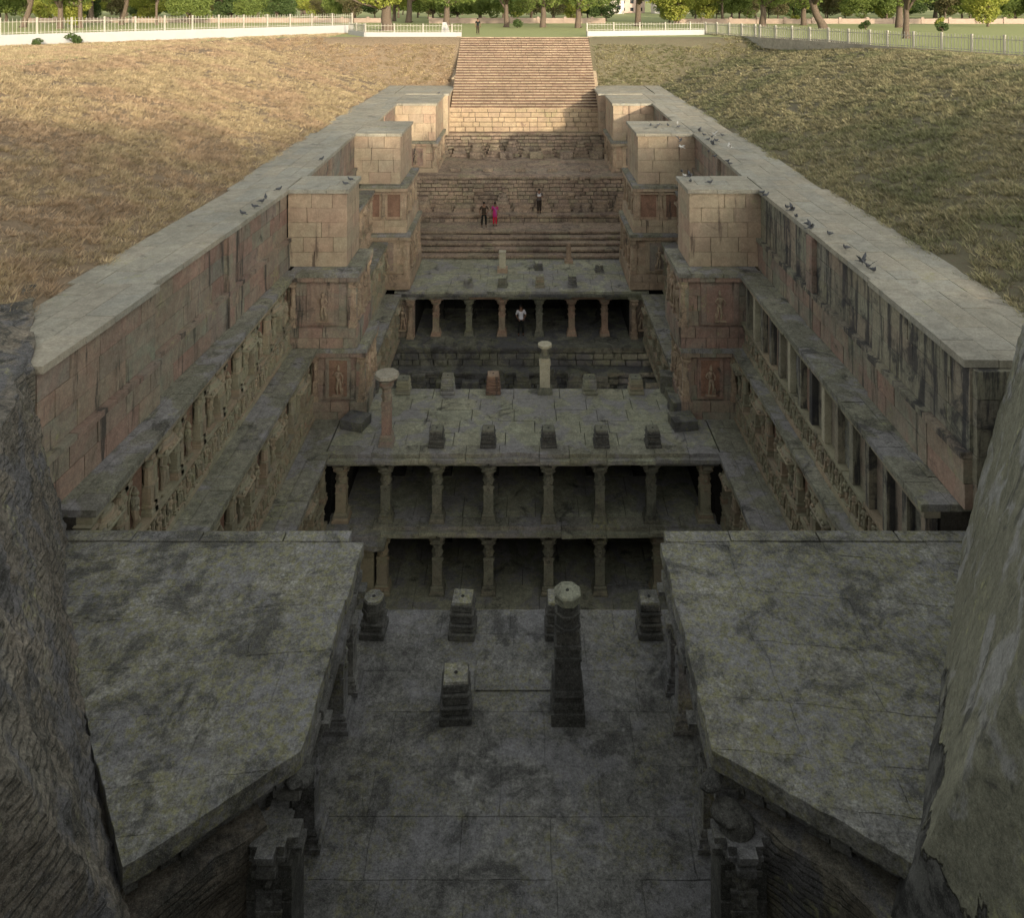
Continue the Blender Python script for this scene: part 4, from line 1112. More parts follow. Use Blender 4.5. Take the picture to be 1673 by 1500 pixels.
for nm, secs, m_ in (('base', [(0, .22, .31, .31, 4), (.22, .30, .27, .24, 4), (.30, .40, .29, .29, 4), (.40, .52, .25, .25, 4), (.52, .60, .29, .27, 4)], 'blackened'),
                     ('shaft', [(.60, 1.15, .235, .23, 4), (1.15, 1.20, .25, .25, 4), (1.20, 1.36, .215, .215, 4), (1.36, 1.42, .245, .245, 4), (1.42, 1.66, .205, .205, 4), (1.66, 1.72, .24, .24, 8), (1.72, 1.9, .205, .205, 8), (1.9, 1.94, .235, .235, 8), (1.94, 2.12, .19, .19, 8)], 'blackened'),
                     ('top_block', [(2.12, 2.26, .235, .245, 8), (2.26, 2.285, .245, .22, 8)], 'roof')):
    b = MB(); b.stack([(z+a, z+c, d, e, f) for a, c, d, e, f in secs], 0.80, 14.85); b.obj(nm, M[m_], t)
b = MB(); b.stack([(z+2.285, z+2.292, .03, .03, 8)], 0.8, 14.85); b.obj('dowel_hole', M['inside'], t)

# ------------------------------------------------------------------ broken side roofs over the first pavilion
def side_roof(s):
    nm = 'left' if s < 0 else 'right'
    t = thing('broken_roof', (s*6, 13, zz(H0)), 'broken flat roof of rough lichened slabs in the %s foreground, ragged front edge' % nm, 'roof')
    xin = 3.17 if s < 0 else 2.68
    x2 = 4.95 if s < 0 else 4.9
    base = [(xin, 11.15), (xin+0.15, 11.05), (x2, 9.7), (9.6, 15.7), (9.6, 15.72), (xin, 15.72)]
    base = [(xin, 11.35), (x2, 9.80), (9.5, 15.7), (xin, 15.7)]
    ol = [(s*x, y) for x, y in base]
    ar = sum(ol[i][0]*ol[(i+1) % 4][1]-ol[(i+1) % 4][0]*ol[i][1] for i in range(4))
    if ar < 0: ol = ol[::-1]
    flags(t, 'nearroof', ol, zz(HR), 0.26, 31+s, 0.95, 1.45, 'roof_slab', 0.001, 0.004, -0.12*s, 0.032)
    # raised kerb stones along the back edge
    courses(t, 'nearroof', Fr(-9.5 if s < 0 else xin+0.1, 15.64, 0), 0, 9.5-xin-0.3, zz(HR)-0.25, zz(HR)+0.025, 0.3, 1.9, 0.3, 0.02, 'kerb_stone', n0=-0.08)
    # beams under the inner edge and pillars standing on the platform
    fr = Fr(s*xin, 11.3, math.pi/2) if s < 0 else Fr(s*xin, 15.7, -math.pi/2)
    L = 4.4
    courses(t, 'near', fr, 0.0, L, zz(HR)-0.52, zz(HR)-0.265, 0.26, 1.9, 0.42, 0.02, 'beam', n0=-0.06)
    courses(t, 'near', fr, 0.0, L, zz(HR)-0.70, zz(HR)-0.53, 0.26, 1.9, 0.34, 0.02, 'beam', n0=-0.02)
    for y in (16.0-0.35, 14.65, 12.65, 10.95) if True else ():
        if y > 15.5: y = 15.45
        add_pillar(t, s*(xin+0.30), y, zz(H0), (H0-HR)-0.70, 0.48, 'near')
    for y in (15.3, 13.2):
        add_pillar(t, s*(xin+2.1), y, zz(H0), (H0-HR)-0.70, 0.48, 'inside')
    # worn bracket stones and the masonry pier that carries the near corner
    for (x, y, sx, sy, zt, sz, sd) in ((xin+0.02, 11.25, 0.24, 0.22, 0.36, 0.13, 3), (xin+0.16, 10.98, 0.27, 0.27, 0.60, 0.15, 4))[:1 if s < 0 else 2]:
        q_ = 0.72 if (s < 0 or sd != 4) else 0.95; b = MB(); b.ell((s*x, y, zz(HR)-zt), (sx*q_, sy*q_, sz*q_), 20, 14)
        b.v = [tuple(Vector(v)+(Vector(v)-Vector((s*x, y, zz(HR)-zt)))*0.9*noise.noise(Vector(v)*3.2+Vector((sd*5, 0, 0)))+Vector((noise.noise(Vector(v)*9), noise.noise(Vector(v)*9+Vector((5,5,5))), 0))*0.05) for v in b.v]
        b.obj('bracket_stone', M['blackened'], t)
    inst('capital', pillar_meshes('near')[2], t, (s*(xin+0.30), 11.05, zz(HR)-3.35), 0, (0.50, 0.50, 2.4))
    courses(t, 'blackened', Fr(s*(xin+0.30)-0.32, 11.02-0.22, 0), 0, 0.64, zz(HR)-6.0, zz(HR)-1.05, 0.5, 0.7, 0.6, 0.02, 'pier_stone')
    # underside + a second eroded course below the diagonal front edge
    n = 9; a = Vector((s*(xin+0.10), 11.28)); c = Vector((s*(x2+0.05), 9.85))
    for j in range(4):
        for k in range(n):
            p = a.lerp(c, k/n); q = a.lerp(c, (k+1)/n); ff, LL = (fr_between(p, q) if s > 0 else fr_between(q, p))
            rr = random.uniform(0, 0.10)
            piece('edge_stone', 'near', t, ff, 0.01, LL-0.01, -0.5, -0.04-0.10*j-rr, zz(HR)-0.42-0.17*j, zz(HR)-0.262-0.17*j)
    return t
side_roof(-1); side_roof(1)

# ------------------------------------------------------------------ round well shaft below the camera
def ring_wall(a0, a1, n, cx, cy, r, z0, z1, th=0.6, amp=0.06, seed=0, rows=8, inner=True):
    b = MB(); vs = []; fs = []
    for j in range(rows+1):
        z = z0+(z1-z0)*j/rows
        for i in range(n+1):
            a = a0+(a1-a0)*i/n
            q = Vector((math.cos(a)*r*0.9, math.sin(a)*r*0.9, z*0.9+seed))
            rr = r+noise.noise(q)*amp*2+noise.noise(q*3.1)*amp
            vs.append((cx+rr*math.cos(a), cy+rr*math.sin(a), z))
    m = n+1
    for j in range(rows):
        for i in range(n):
            fs.append((j*m+i, j*m+i+1, (j+1)*m+i+1, (j+1)*m+i)[::-1])
    k = len(vs)
    for i in range(n+1):
        a = a0+(a1-a0)*i/n
        vs.append((cx+(r+th)*math.cos(a), cy+(r+th)*math.sin(a), z1)); vs.append((cx+(r+th)*math.cos(a), cy+(r+th)*math.sin(a), z0))
    for i in range(n):
        fs.append((rows*m+i, rows*m+i+1, k+2*(i+1), k+2*i)[::-1]); fs.append((k+2*i, k+2*(i+1), k+2*(i+1)+1, k+2*i+1)[::-1])
    b.add(vs, fs)
    return b
CX, CY, RR = -0.15, 6.6, 5.55
WS = thing('well_shaft', (CX, CY, zz(24)), 'curved plastered wall of the round well shaft in the bottom corners', 'well')
a0 = math.atan2(11.3-CY, 3.1-CX)
b = ring_wall(-math.pi/2, a0, 60, CX, CY, RR, zz(24), zz(HR)-0.62, rows=34, amp=0.09); fixn(b.obj('shaft_wall', M['brickwall'], WS).data)
b = ring_wall(math.pi-a0+0.06, math.pi*1.5, 60, CX, CY, RR, zz(24), zz(HR)-0.62, rows=34, seed=5, amp=0.09); fixn(b.obj('shaft_wall', M['brickwall'], WS).data)
b = ring_wall(math.pi*1.08, math.pi*1.92, 40, CX, CY, RR+0.02, zz(HR)-0.62, -0.1, rows=12, seed=9); fixn(b.obj('rear_shaft_wall', M['plaster'], WS).data)

# flanking battered walls that rise from the broken roofs
def flank(s):
    nm = 'left' if s < 0 else 'right'
    mat = 'brickwall' if s < 0 else 'plaster'
    lab = 'rough eroded brick flank wall leaning outwards at the left picture edge' if s < 0 else 'smooth greenish plastered flank wall leaning outwards at the right picture edge'
    # bottom line on the roof and top line higher up, further out
    if s < 0:
        B0, B1 = Vector((8.98, 15.75)), Vector((4.62, 9.52)); T0, T1 = Vector((10.05, 16.1)), Vector((6.3, 8.2))
    else:
        B0, B1 = Vector((8.50, 15.75)), Vector((4.50, 9.85)); T0, T1 = Vector((9.85, 15.75)), Vector((6.2, 8.3))
    B2 = Vector((5.1, 6.0)); T2 = Vector((6.9, 5.0))
    t = thing('flank_wall', (s*7, 12, zz(H0)), lab, 'wall')
    zb = zz(HR)-0.7; zt = zz(HP)+ (0.1 if s < 0 else 0.9)
    N, MZ = 150, 130
    vs = []; fs = []
    for j in range(MZ+1):
        v = j/MZ
        for i in range(N+1):
            u = i/N
            if u < 0.72:
                p = B0.lerp(B1, u/0.72); q = T0.lerp(T1, u/0.72)
            else:
                p = B1.lerp(B2, (u-0.72)/0.28); q = T1.lerp(T2, (u-0.72)/0.28)
            c = p.lerp(q, v); z = zb+(zt+0.0-zb)*v + (2.2*max(0, u-0.1)*v if s > 0 else 1.4*max(0, u-0.15)*v)
            w3 = Vector((c.x*s, c.y, z))
            amp = 0.10 if s < 0 else 0.035
            k = noise.noise(w3*1.1)*amp+noise.noise(w3*4.0)*amp*0.7+noise.noise(w3*11.0)*amp*0.35
            if s < 0:   # thin courses of eroded brick
                k += abs(noise.noise(Vector((w3.x*2, w3.y*2, w3.z*9))))*0.05-0.10*max(0, noise.noise(w3*1.9+Vector((4, 1, 7)))-0.15)
            vs.append((s*(c.x+k*0.8), c.y-k*0.5, z))
    m = N+1
    fs = [(j*m+i, j*m+i+1, (j+1)*m+i+1, (j+1)*m+i) for j in range(MZ) for i in range(N)]
    kk = len(vs)
    # top surface and end return
    for i in range(N+1):
        x, y, z = vs[MZ*m+i]; vs.append((x+s*2.2, y+(0.9 if s < 0 else -1.4), z+0.1))
    fs += [(MZ*m+i, MZ*m+i+1, kk+i+1, kk+i) for i in range(N)]
    e0 = len(vs)
    for j in range(MZ+1):
        x, y, z = vs[j*m]; vs.append((x+s*2.3, y+(0.9 if s < 0 else -1.4), z))
    fs += [(j*m, (j+1)*m, e0+j+1, e0+j) for j in range(MZ)]
    b = MB(); b.add(vs, fs); o = b.obj('wall_face', M[mat], t, smooth=(s > 0)); fixn(o.data)
    if s > 0:
        pass
    else:
        top = [(-9.75, 15.75), (-10.5, 17.0), (-11.65, 18.75), (-12.6, 20.6), (-16.5, 21.5), (-17, 13), (-12, 11), (-9.9, 13.5)]
        vs = []; n_ = 26; ring = rough_poly(top, 0.0, 3, 0.12, 0.3)
        cx_, cy_ = -13.0, 16.5
        K = 10; L_ = len(ring)
        for k_ in range(K+1):
            for p in ring:
                f = 1-k_/K; x = cx_+(p[0]-cx_)*f; y = cy_+(p[1]-cy_)*f
                vs.append((x, y, -3.86+0.05*k_+0.16*noise.noise(Vector((x*2, y*2, 0)))+0.12*noise.noise(Vector((x*6, y*6, 1)))))
        for p in ring: vs.append((p[0], p[1], -8))
        fs = [(k_*L_+i, k_*L_+(i+1) % L_, (k_+1)*L_+(i+1) % L_, (k_+1)*L_+i) for k_ in range(K) for i in range(L_)]
        z0_ = (K+1)*L_
        fs += [(z0_+i, z0_+(i+1) % L_, (i+1) % L_, i) for i in range(L_)]
        b = MB(); b.add(vs, fs); o = b.obj('rubble_top', M['brickwall'], t); fixn(o.data)
    return t
flank(-1); flank(1)

# ------------------------------------------------------------------ grass on the banks (nobody could count it)
def vnoise(x, y, seed):
    xi = np.floor(x).astype(np.int64); yi = np.floor(y).astype(np.int64); fx = x-xi; fy = y-yi
    fx = fx*fx*(3-2*fx); fy = fy*fy*(3-2*fy)
    def h(a, b):
        v = (a*374761393+b*668265263+seed*1442695041) & 0xffffffff
        v = ((v ^ (v >> 13))*1274126177) & 0xffffffff
        return ((v ^ (v >> 16)) & 0xffff)/65535.0
    return (h(xi, yi)*(1-fx)+h(xi+1, yi)*fx)*(1-fy)+(h(xi, yi+1)*(1-fx)+h(xi+1, yi+1)*fx)*fy
def grass(name, side, n, mat, label, green_patch=0.0):
    g = np.random.default_rng(11+side)
    X = g.uniform(11.45, 46, n*6); D = g.uniform(13, 84, n*6)
    keep = (X < 0.70*D+3)
    cl = vnoise(X*2.3+D*0.4, D*1.9-X*0.3, 3+side)*0.6+vnoise(X*0.45, D*0.45, 7)*0.4
    keep &= g.random(n*6) < np.clip((cl-0.22)*3.6, 0.16, 1)
    # ragged lower border and thinner strip along the coping
    keep &= X > 11.5+0.25*np.sin(D*1.3)+g.uniform(-0.1, 0.35, n*6)
    keep &= g.random(n*6) < np.clip(1.25-D/85, 0.45, 1)
    X = X[keep][:n]; D = D[keep][:n]; print('tufts', len(X))
    # up beside the stairs
    k = n//30
    X2 = g.uniform(6.35, 11.6, k); D2 = g.uniform(68.7, 76, k)
    X = np.concatenate([X, X2])*side; D = np.concatenate([D, D2])
    Z = terr_z(X, D)
    # only the bank, not the lawn behind the fence
    keep = (Z < -0.12) | (g.random(len(X)) < 0.5)
    if side < 0: fl_ = 59+(X+38.9)*(26/20.9) ; keep &= (D < fl_-0.3) | (X > -18)
    else: fl_ = 85-(X-18.2)*(37.5/11.6); keep &= (D < fl_-0.3) | (X < 18.2)
    keep &= ~((np.abs(X) < 18.3) & (D > 72.8)); keep &= ~((np.abs(X) > 14) & (D > 72.5) & (np.abs(X) < 18.3))
    X, D, Z = X[keep], D[keep], Z[keep]
    m = len(X); B = 17
    sz = g.uniform(0.6, 1.35, m)
    ang = g.uniform(0, 2*np.pi, (m, B)); rad = np.sqrt(g.random((m, B)))*0.12*sz[:, None]
    bx = X[:, None]+rad*np.cos(ang); by = D[:, None]+rad*np.sin(ang)
    H = g.uniform(0.07, 0.17, (m, B))*sz[:, None]
    lean = rad*1.1+g.uniform(0, 0.09, (m, B)); la = ang+g.uniform(-0.7, 0.7, (m, B))
    tx = bx+lean*np.cos(la); ty = by+lean*np.sin(la)
    wa = g.uniform(0, np.pi, (m, B)); wd = g.uniform(0.007, 0.015, (m, B))*(1+D[:, None]/28)
    zb = Z[:, None]-0.03+np.zeros((m, B))
    co = np.stack([np.stack([bx-wd*np.cos(wa), by-wd*np.sin(wa), zb], -1), np.stack([bx+wd*np.cos(wa), by+wd*np.sin(wa), zb], -1), np.stack([tx, ty, zb+H], -1)], 2).reshape(-1, 3)
    nt_ = m*B
    me = bpy.data.meshes.new(name)
    me.vertices.add(nt_*3); me.vertices.foreach_set('co', co.astype(np.float32).ravel())
    me.loops.add(nt_*3); me.loops.foreach_set('vertex_index', np.arange(nt_*3, dtype=np.int32))
    me.polygons.add(nt_); me.polygons.foreach_set('loop_start', np.arange(0, nt_*3, 3, dtype=np.int32))
    me.materials.append(mat); me.update(); me.validate()
    o = bpy.data.objects.new(name, me); C.objects.link(o)
    tag(o, label, 'grass', kind='stuff')
grass('dry_grass', -1, 38000, M['grassL'], 'straw coloured dry grass covering the bank left of the well')
grass('bank_grass', 1, 38000, M['grassR'], 'half green dry grass covering the bank right of the well')

# ------------------------------------------------------------------ fences
def picket_fence(label, pts, wall_h, pick_h, step, mat, wall_mat='white', pw=0.028, thick=0.3, post_every=9):
    p0 = Vector((pts[0][0], pts[0][1], 0)); t = thing('picket_fence', (p0.x, p0.y, 0), label, 'fence')
    bm = MB(); bm.box(-pw/2, pw/2, -0.02, 0.02, 0, 1); bm.stack([(1.0, 1.07, pw*0.6, 0.004, 4)]); pm = bm.mesh('picket', M[mat])
    bm = MB(); bm.cbox(-0.07, 0.07, -0.07, 0.07, 0, 1.05, 0.015); bm.stack([(1.05, 1.1, 0.085, 0.06, 4)]); qm = bm.mesh('fence_post', M[mat])
    for a, b_ in zip(pts[:-1], pts[1:]):
        fr, L = fr_between(a, b_); n = int(L/step)
        zg = lambda s: float(terr_z(fr.pt(s, 0, 0).x, fr.pt(s, 0, 0).y))
        base = 0.0
        if wall_h > 0:
            body('low_wall', wall_mat, t, fr, 0, L, -thick/2, thick/2, -0.8, wall_h)
        for zr in (0.12, pick_h*0.82):
            b = MB(); 
            c = [fr.pt(s, n_, wall_h+z) for z in (zr-0.02, zr+0.02) for s, n_ in ((0, -0.03), (0, 0.03), (L, 0.03), (L, -0.03))]
            b.add(c, [(3,2,1,0), (4,5,6,7), (0,1,5,4), (1,2,6,5), (2,3,7,6), (3,0,4,7)]); fixn(b.obj('rail', M[mat], t).data)
        for i in range(n+1):
            post = i % post_every == 0
            inst('fence_post' if post else 'picket', qm if post else pm, t, fr.pt(i*L/n, 0, wall_h-0.01), fr.a+random.uniform(-.05, .05), (1, 1, pick_h*random.uniform(0.98, 1.02)))
    return t
picket_fence('long cream picket fence on a broad white wall above the left bank', [(-45.5, 50.8), (-38.9, 59), (-18, 83)], 0.85, 1.15, 0.27, 'fence', thick=0.4)
picket_fence('short cream picket fence on a low white kerb left of the stairs', [(-17.6, 80), (-14.9, 74.6), (-5.9, 74.6)], 0.42, 0.75, 0.30, 'fence')
picket_fence('short cream picket fence on a low white kerb right of the stairs', [(5.9, 75.2), (17.8, 79)], 0.50, 0.75, 0.30, 'fence')
picket_fence('long grey white picket fence along the top of the right bank', [(18.2, 80), (21, 71), (26, 57), (31, 46)], 0.12, 1.05, 0.24, 'fence', 'pave', thick=0.25)
b = MB(); b.add([(-6.5+q, 76.6, z) for q, z in ((0, 0), (1.0, 0), (0.8, 0.55), (0.55, 1.3), (0.2, 1.3), (0.1, 0.6))]+[(-6.5+q, 77.1, z) for q, z in ((0, 0), (1.0, 0), (0.8, 0.55), (0.55, 1.3), (0.2, 1.3), (0.1, 0.6))],
        [(0,1,2,3,4,5), (11,10,9,8,7,6)]+[(i, i+6, (i+1) % 6+6, (i+1) % 6) for i in range(6)])
b.v = [(x-1.6, y, z) for x, y, z in b.v]
o = b.obj('marker_stone', M['white'], None, (-8.1, 76.8, 0)); fixn(o.data); tag(o, 'white painted upright marker stone behind the fence left of the stairs', 'marker')

# ------------------------------------------------------------------ trees
def crown_mesh(name, mat, n, lobes, leaf, seed, droop=0.0):
    g = np.random.default_rng(seed)
    L = np.array(lobes, float)  # cx cy cz rx ry rz
    wts = (L[:, 3]*L[:, 4]*L[:, 5]); wts /= wts.sum()
    k = g.choice(len(L), n, p=wts)
    v = g.normal(size=(n, 3)); v /= np.linalg.norm(v, axis=1)[:, None]
    r = (0.55+0.45*g.random(n)**0.6)
    c = L[k, :3]+v*r[:, None]*L[k, 3:6]
    # clumping with gaps
    f = np.sin(c[:, 0]*2.9+seed)*np.sin(c[:, 1]*3.1)*np.sin(c[:, 2]*3.7+1)
    c = c[(f > -0.28) | (g.random(n) < 0.3)]; n = len(c)
    a = g.normal(size=(n, 3)); a /= np.linalg.norm(a, axis=1)[:, None]
    b_ = np.cross(a, g.normal(size=(n, 3))); b_ /= np.linalg.norm(b_, axis=1)[:, None]
    s = leaf*g.uniform(0.6, 1.3, n)[:, None]
    q = np.stack([c-a*s*0.5, c+b_*s*0.32, c+a*s*0.6, c-b_*s*0.32], 1).reshape(-1, 3)
    me = bpy.data.meshes.new(name)
    me.vertices.add(n*4); me.vertices.foreach_set('co', q.astype(np.float32).ravel())
    me.loops.add(n*4); me.loops.foreach_set('vertex_index', np.arange(n*4, dtype=np.int32))
    me.polygons.add(n); me.polygons.foreach_set('loop_start', np.arange(0, n*4, 4, dtype=np.int32))
    me.materials.append(M[mat]); me.update(); me.validate()
    return me
def trunk_mesh(name, h, r, lobes, seed, lean=0.0):
    rr = random.Random(seed); b = MB()
    pts = [(lean*t*h+rr.uniform(-.06, .06)*r*3*(t > 0), rr.uniform(-.1, .1)*(t > 0), h*t) for t in (0, .06, .2, .45, .75, 1.0)]
    b.tube(pts, [r*1.5, r*1.12, r, r*.88, r*.78, r*.62], 12)
    top = pts[-1]
    for i, l in enumerate(lobes[:7]):
        st = pts[-2] if i % 2 else top
        mid = ((st[0]+l[0])/2+rr.uniform(-.3, .3), (st[1]+l[1])/2+rr.uniform(-.3, .3), (st[2]+l[2])/2+rr.uniform(-.1, .3))
        b.tube([st, mid, (l[0], l[1], l[2])], [r*.5, r*.33, r*.12], 7)
    return b.mesh(name, M['bark'], True)
def lobes_for(seed, h0, h1, R_, n=9):
    rr = random.Random(seed); out = []
    for i in range(n):
        a = rr.uniform(0, 6.28); d = R_*rr.uniform(0.15, 0.75); z = h0+(h1-h0)*rr.uniform(0.2, 0.85)
        q = R_*rr.uniform(0.28, 0.5)
        out.append((d*math.cos(a), d*math.sin(a), z, q, q, q*0.72))
    return out
KINDS = {}
def kind(nm, mat, th, tr_, h0, h1, R_, n, leaf, seed, nl=10, lean=0.0):
    lb = lobes_for(seed, h0, h1, R_, nl)
    KINDS[nm] = (trunk_mesh('trunk', th, tr_, lb, seed, lean), crown_mesh('crown', mat, n, lb, leaf, seed))
kind('bushy_dark', 'leaf_dark', 1.2, 0.16, 0.2, 5.5, 3.2, 11000, 0.24, 1, 14)
kind('bushy_mid', 'leaf_mid', 1.3, 0.16, 0.1, 5.0, 3.0, 10000, 0.22, 2, 14)
kind('bushy_bright', 'leaf_bright', 1.1, 0.14, 0.3, 4.6, 2.6, 8000, 0.22, 3, 12)
kind('feathery_dry', 'leaf_dry', 1.5, 0.12, 0.3, 4.5, 2.6, 5000, 0.20, 4, 10)
kind('tall_mid', 'leaf_mid', 3.6, 0.42, 2.6, 9.0, 4.2, 11000, 0.26, 5, 14)
kind('tall_dark', 'leaf_dark', 3.2, 0.36, 2.6, 9.0, 4.2, 12000, 0.28, 6, 14)
kind('tall_bright', 'leaf_bright', 3.2, 0.34, 2.3, 8.0, 3.8, 9000, 0.24, 7, 12)
kind('leaning', 'leaf_mid', 3.8, 0.36, 3.4, 8.6, 4.0, 9000, 0.26, 8, 12, 0.28)
kind('shrub', 'leaf_bright', 0.3, 0.05, 0.1, 1.1, 0.65, 1500, 0.12, 9, 7)
kind('shrub_dark', 'leaf_dark', 0.3, 0.05, 0.1, 1.1, 0.8, 1600, 0.12, 10, 7)
def tree(nm, X, D, label, cat='tree', sc=1.0, rot=None, group=None, z=None, tsc=1.0, name=None, flip=1):
    t = thing(name or ('shrub' if cat == 'shrub' else 'tree'), (X, D, -0.05 if z is None else z), label, cat, group)
    t.rotation_euler.z = random.uniform(0, 6.28) if rot is None else rot
    t.scale = (sc, sc, sc)
    for q, me in zip(('trunk', 'crown'), KINDS[nm]):
        o = bpy.data.objects.new(q, me); C.objects.link(o); o.parent = t
        if q == 'trunk': o.scale = (tsc*flip, tsc, 1)
        elif flip < 0: o.scale = (-1, 1, 1)
    return t
def at(px, py): return P(px, py, EYE)
def tree_px(nm, px, py, label, **k):
    p = at(px, py); return tree(nm, p.x, p.y, label, **k)
G = 'shade trees standing on the lawn'
tree_px('leaning', 38, 44, 'leftmost shade tree with crooked brown trunk behind the left fence', rot=0.2, group=G)
tree_px('tall_dark', 98, 46, 'thick dark trunked tree second from the left behind the left fence', tsc=1.0, group=G)
tree_px('tall_mid', 131, 45, 'straight slimmer trunked tree third from the left behind the left fence', tsc=0.7, group=G)
tree_px('leaning', 198, 40, 'tree with trunk leaning strongly to the right behind the left fence', rot=0, tsc=0.9, group=G)
tree_px('tall_dark', 256, 40, 'thin black trunked tree behind the middle of the left fence', tsc=0.55, group=G)
tree_px('tall_bright', 632, 50, 'big pale trunked tree just left of the stairs with a bare straight bole', tsc=1.9, sc=1.0, rot=1, group=G)
tree_px('tall_mid', 888, 44, 'forking pale tree in line with the middle of the stairs', tsc=0.9, group=G)
tree_px('leaning', 1345, 46, 'stout tree leaning left behind the right fence', tsc=1.4, rot=math.pi-0.1, group=G)
tree_px('tall_dark', 1481, 62, 'dark straight trunked tree growing close behind the right fence', tsc=0.8, group=G)
tree_px('tall_mid', 1180, 36, 'slim tree with yellow branches right of the stairs on the lawn', tsc=0.5, group=G)
for px_, py_, l in ((222, 34, 'yellow green shrub on the lawn left of the round dark bush'), (309, 33, 'bright round shrub behind the middle of the left fence'), (1536, 44, 'bright topiary shrub on the lawn at the right'), (1300, 38, 'small spiky bright plant on the lawn right of the white kerb')):
    tree_px('shrub', px_, py_, l, cat='shrub', sc=1.3)
for px_, py_, l in ((1540, 52, 'dark low shrub under the bright topiary'), (1415, 48, 'dark green shrub behind the right fence between two trunks'), (845, 45, 'low dark shrub left of the forking tree')):
    tree_px('shrub_dark', px_, py_, l, cat='shrub', sc=1.1)
for X, D, l, s_ in ((-34.6, 61.0, 'grey green weed tuft growing against the white wall at far left', 0.9), (-36.4, 59.4, 'smaller weed tuft beside it at the foot of the white wall', 0.6)):
    tree('shrub_dark', X, D, l, 'shrub', s_, z=float(terr_z(X, D))-0.05)
g2 = random.Random(5)
counts = {}
desc = {'bushy_dark': 'dark bushy tree', 'bushy_mid': 'mid green bushy tree', 'bushy_bright': 'yellow green bushy tree', 'feathery_dry': 'thin dry looking tree', 'tall_dark': 'tall dark tree', 'tall_mid': 'tall mid green tree', 'tall_bright': 'tall bright tree'}
ordw = ['leftmost', 'second', 'third', 'fourth', 'fifth', 'sixth', 'seventh', 'eighth', 'ninth', 'tenth', 'eleventh', 'twelfth', 'thirteenth', 'fourteenth', 'fifteenth', 'sixteenth', 'seventeenth', 'eighteenth', 'nineteenth', 'twentieth', 'twenty first', 'twenty second', 'twenty third', 'twenty fourth', 'twenty fifth', 'twenty sixth', 'twenty seventh', 'twenty eighth', 'twenty ninth', 'thirtieth', 'thirty first', 'thirty second', 'thirty third', 'thirty fourth', 'thirty fifth', 'thirty sixth', 'thirty seventh', 'thirty eighth', 'thirty ninth', 'fortieth', 'forty first', 'forty second', 'forty third', 'forty fourth', 'forty fifth', 'forty sixth', 'forty seventh', 'forty eighth', 'forty ninth', 'fiftieth', 'fifty first', 'fifty second', 'fifty third', 'fifty fourth', 'fifty fifth', 'fifty sixth', 'fifty seventh', 'fifty eighth', 'fifty ninth', 'sixtieth']
for row, (D0, D1, step) in enumerate(((98, 116, 7.0), (120, 136, 3.6), (140, 160, 3.4), (168, 195, 4.0))):
    x = -105-12*row
    while x < 105+12*row:
        D = g2.uniform(D0, D1)
        lim = 0.72*D
        vis = abs(x) < lim
        kd = g2.choice(['bushy_dark', 'bushy_mid', 'bushy_mid', 'bushy_mid', 'bushy_bright', 'bushy_bright', 'feathery_dry', 'bushy_dark', 'tall_bright'] if row else ['bushy_bright', 'bushy_mid', 'tall_mid', 'tall_dark', 'tall_bright'])
        gap = 990 < 857+x/D*F < 1065
        if vis and not (gap and g2.random() < 0.8) and g2.random() > (0.35 if row == 0 else 0.08):
            key = (row, kd); counts[key] = counts.get(key, -1)+1
            tree(kd, x, D, '%s, %s of its kind from left, %s row beyond lawn' % (desc[kd], ordw[counts[key]], ('nearest', 'second', 'third', 'farthest')[row]), sc=g2.uniform(0.9, 1.35), group='trees beyond the lawn', name='tree')
        x += step*g2.uniform(0.7, 1.3)
# trees behind the camera, which shade the well in the evening light
for i, (x, y, s_) in enumerate([(-34, -22, 1.0), (-26, -19, 1.05), (-19, -22, 1.0), (-12, -20, 1.02), (-5, -22, 1.06), (2, -19, 1.02), (9, -22, 1.06), (16, -20, 1.02), (23, -22, 1.08), (30, -20, 1.05), (37, -22, 1.06), (43, -20, 1.08),
                               (49, -21, 1.06), (55, -24, 1.16), (61, -20, 1.32), (67, -23, 1.36), (74, -20, 1.3), (81, -22, 1.36), (-30, -28, 1.0), (-15, -28, 1.05), (-1, -28, 1.06), (13, -28, 1.05), (27, -28, 1.08), (40, -27, 1.1), (52, -30, 1.08), (64, -29, 1.35), (77, -29, 1.35)]):
    tree('tall_dark' if i % 2 else 'tall_mid', x, y, 'leafy tree behind the viewpoint, %s counted from the left in the %s row' % (ordw[i if i < 18 else i-18], 'front' if i < 18 else 'back'), sc=s_, group='trees behind the viewpoint')

# ------------------------------------------------------------------ low garden walls and houses beyond
def garden_wall(label, x0, x1, y, h, mat):
    t = thing('garden_wall', ((x0+x1)/2, y, 0), label, 'wall')
    fr = Fr(x0, y, 0); body('wall_body', mat, t, fr, 0, x1-x0, -0.25, 0, -0.1, h)
    for i in range(int((x1-x0)/4)+1):
        piece('wall_pier', mat, t, fr, i*4-0.2, i*4+0.2, -0.35, 0.1, 0, h+0.2, 'slab')
M['gwall'] = plain('pinkish boundary wall', (0.36, 0.28, 0.23), 0.85, 0.15, 1.5)
garden_wall('low pinkish boundary wall far behind the stairs', -14, 12, 118, 0.8, 'gwall')
garden_wall('low pinkish boundary wall behind the lawn on the right', 22, 78, 116, 0.75, 'gwall')
garden_wall('low pinkish boundary wall behind the lawn on the left', -76, -22, 122, 0.7, 'gwall')
M['house'] = plain('house render', (0.72, 0.66, 0.60), 0.8, 0.06, 0.6); M['house2'] = plain('pink render', (0.60, 0.46, 0.40), 0.8, 0.06, 0.6); M['window'] = plain('dark window', (0.03, 0.035, 0.04), 0.2, 0.1)
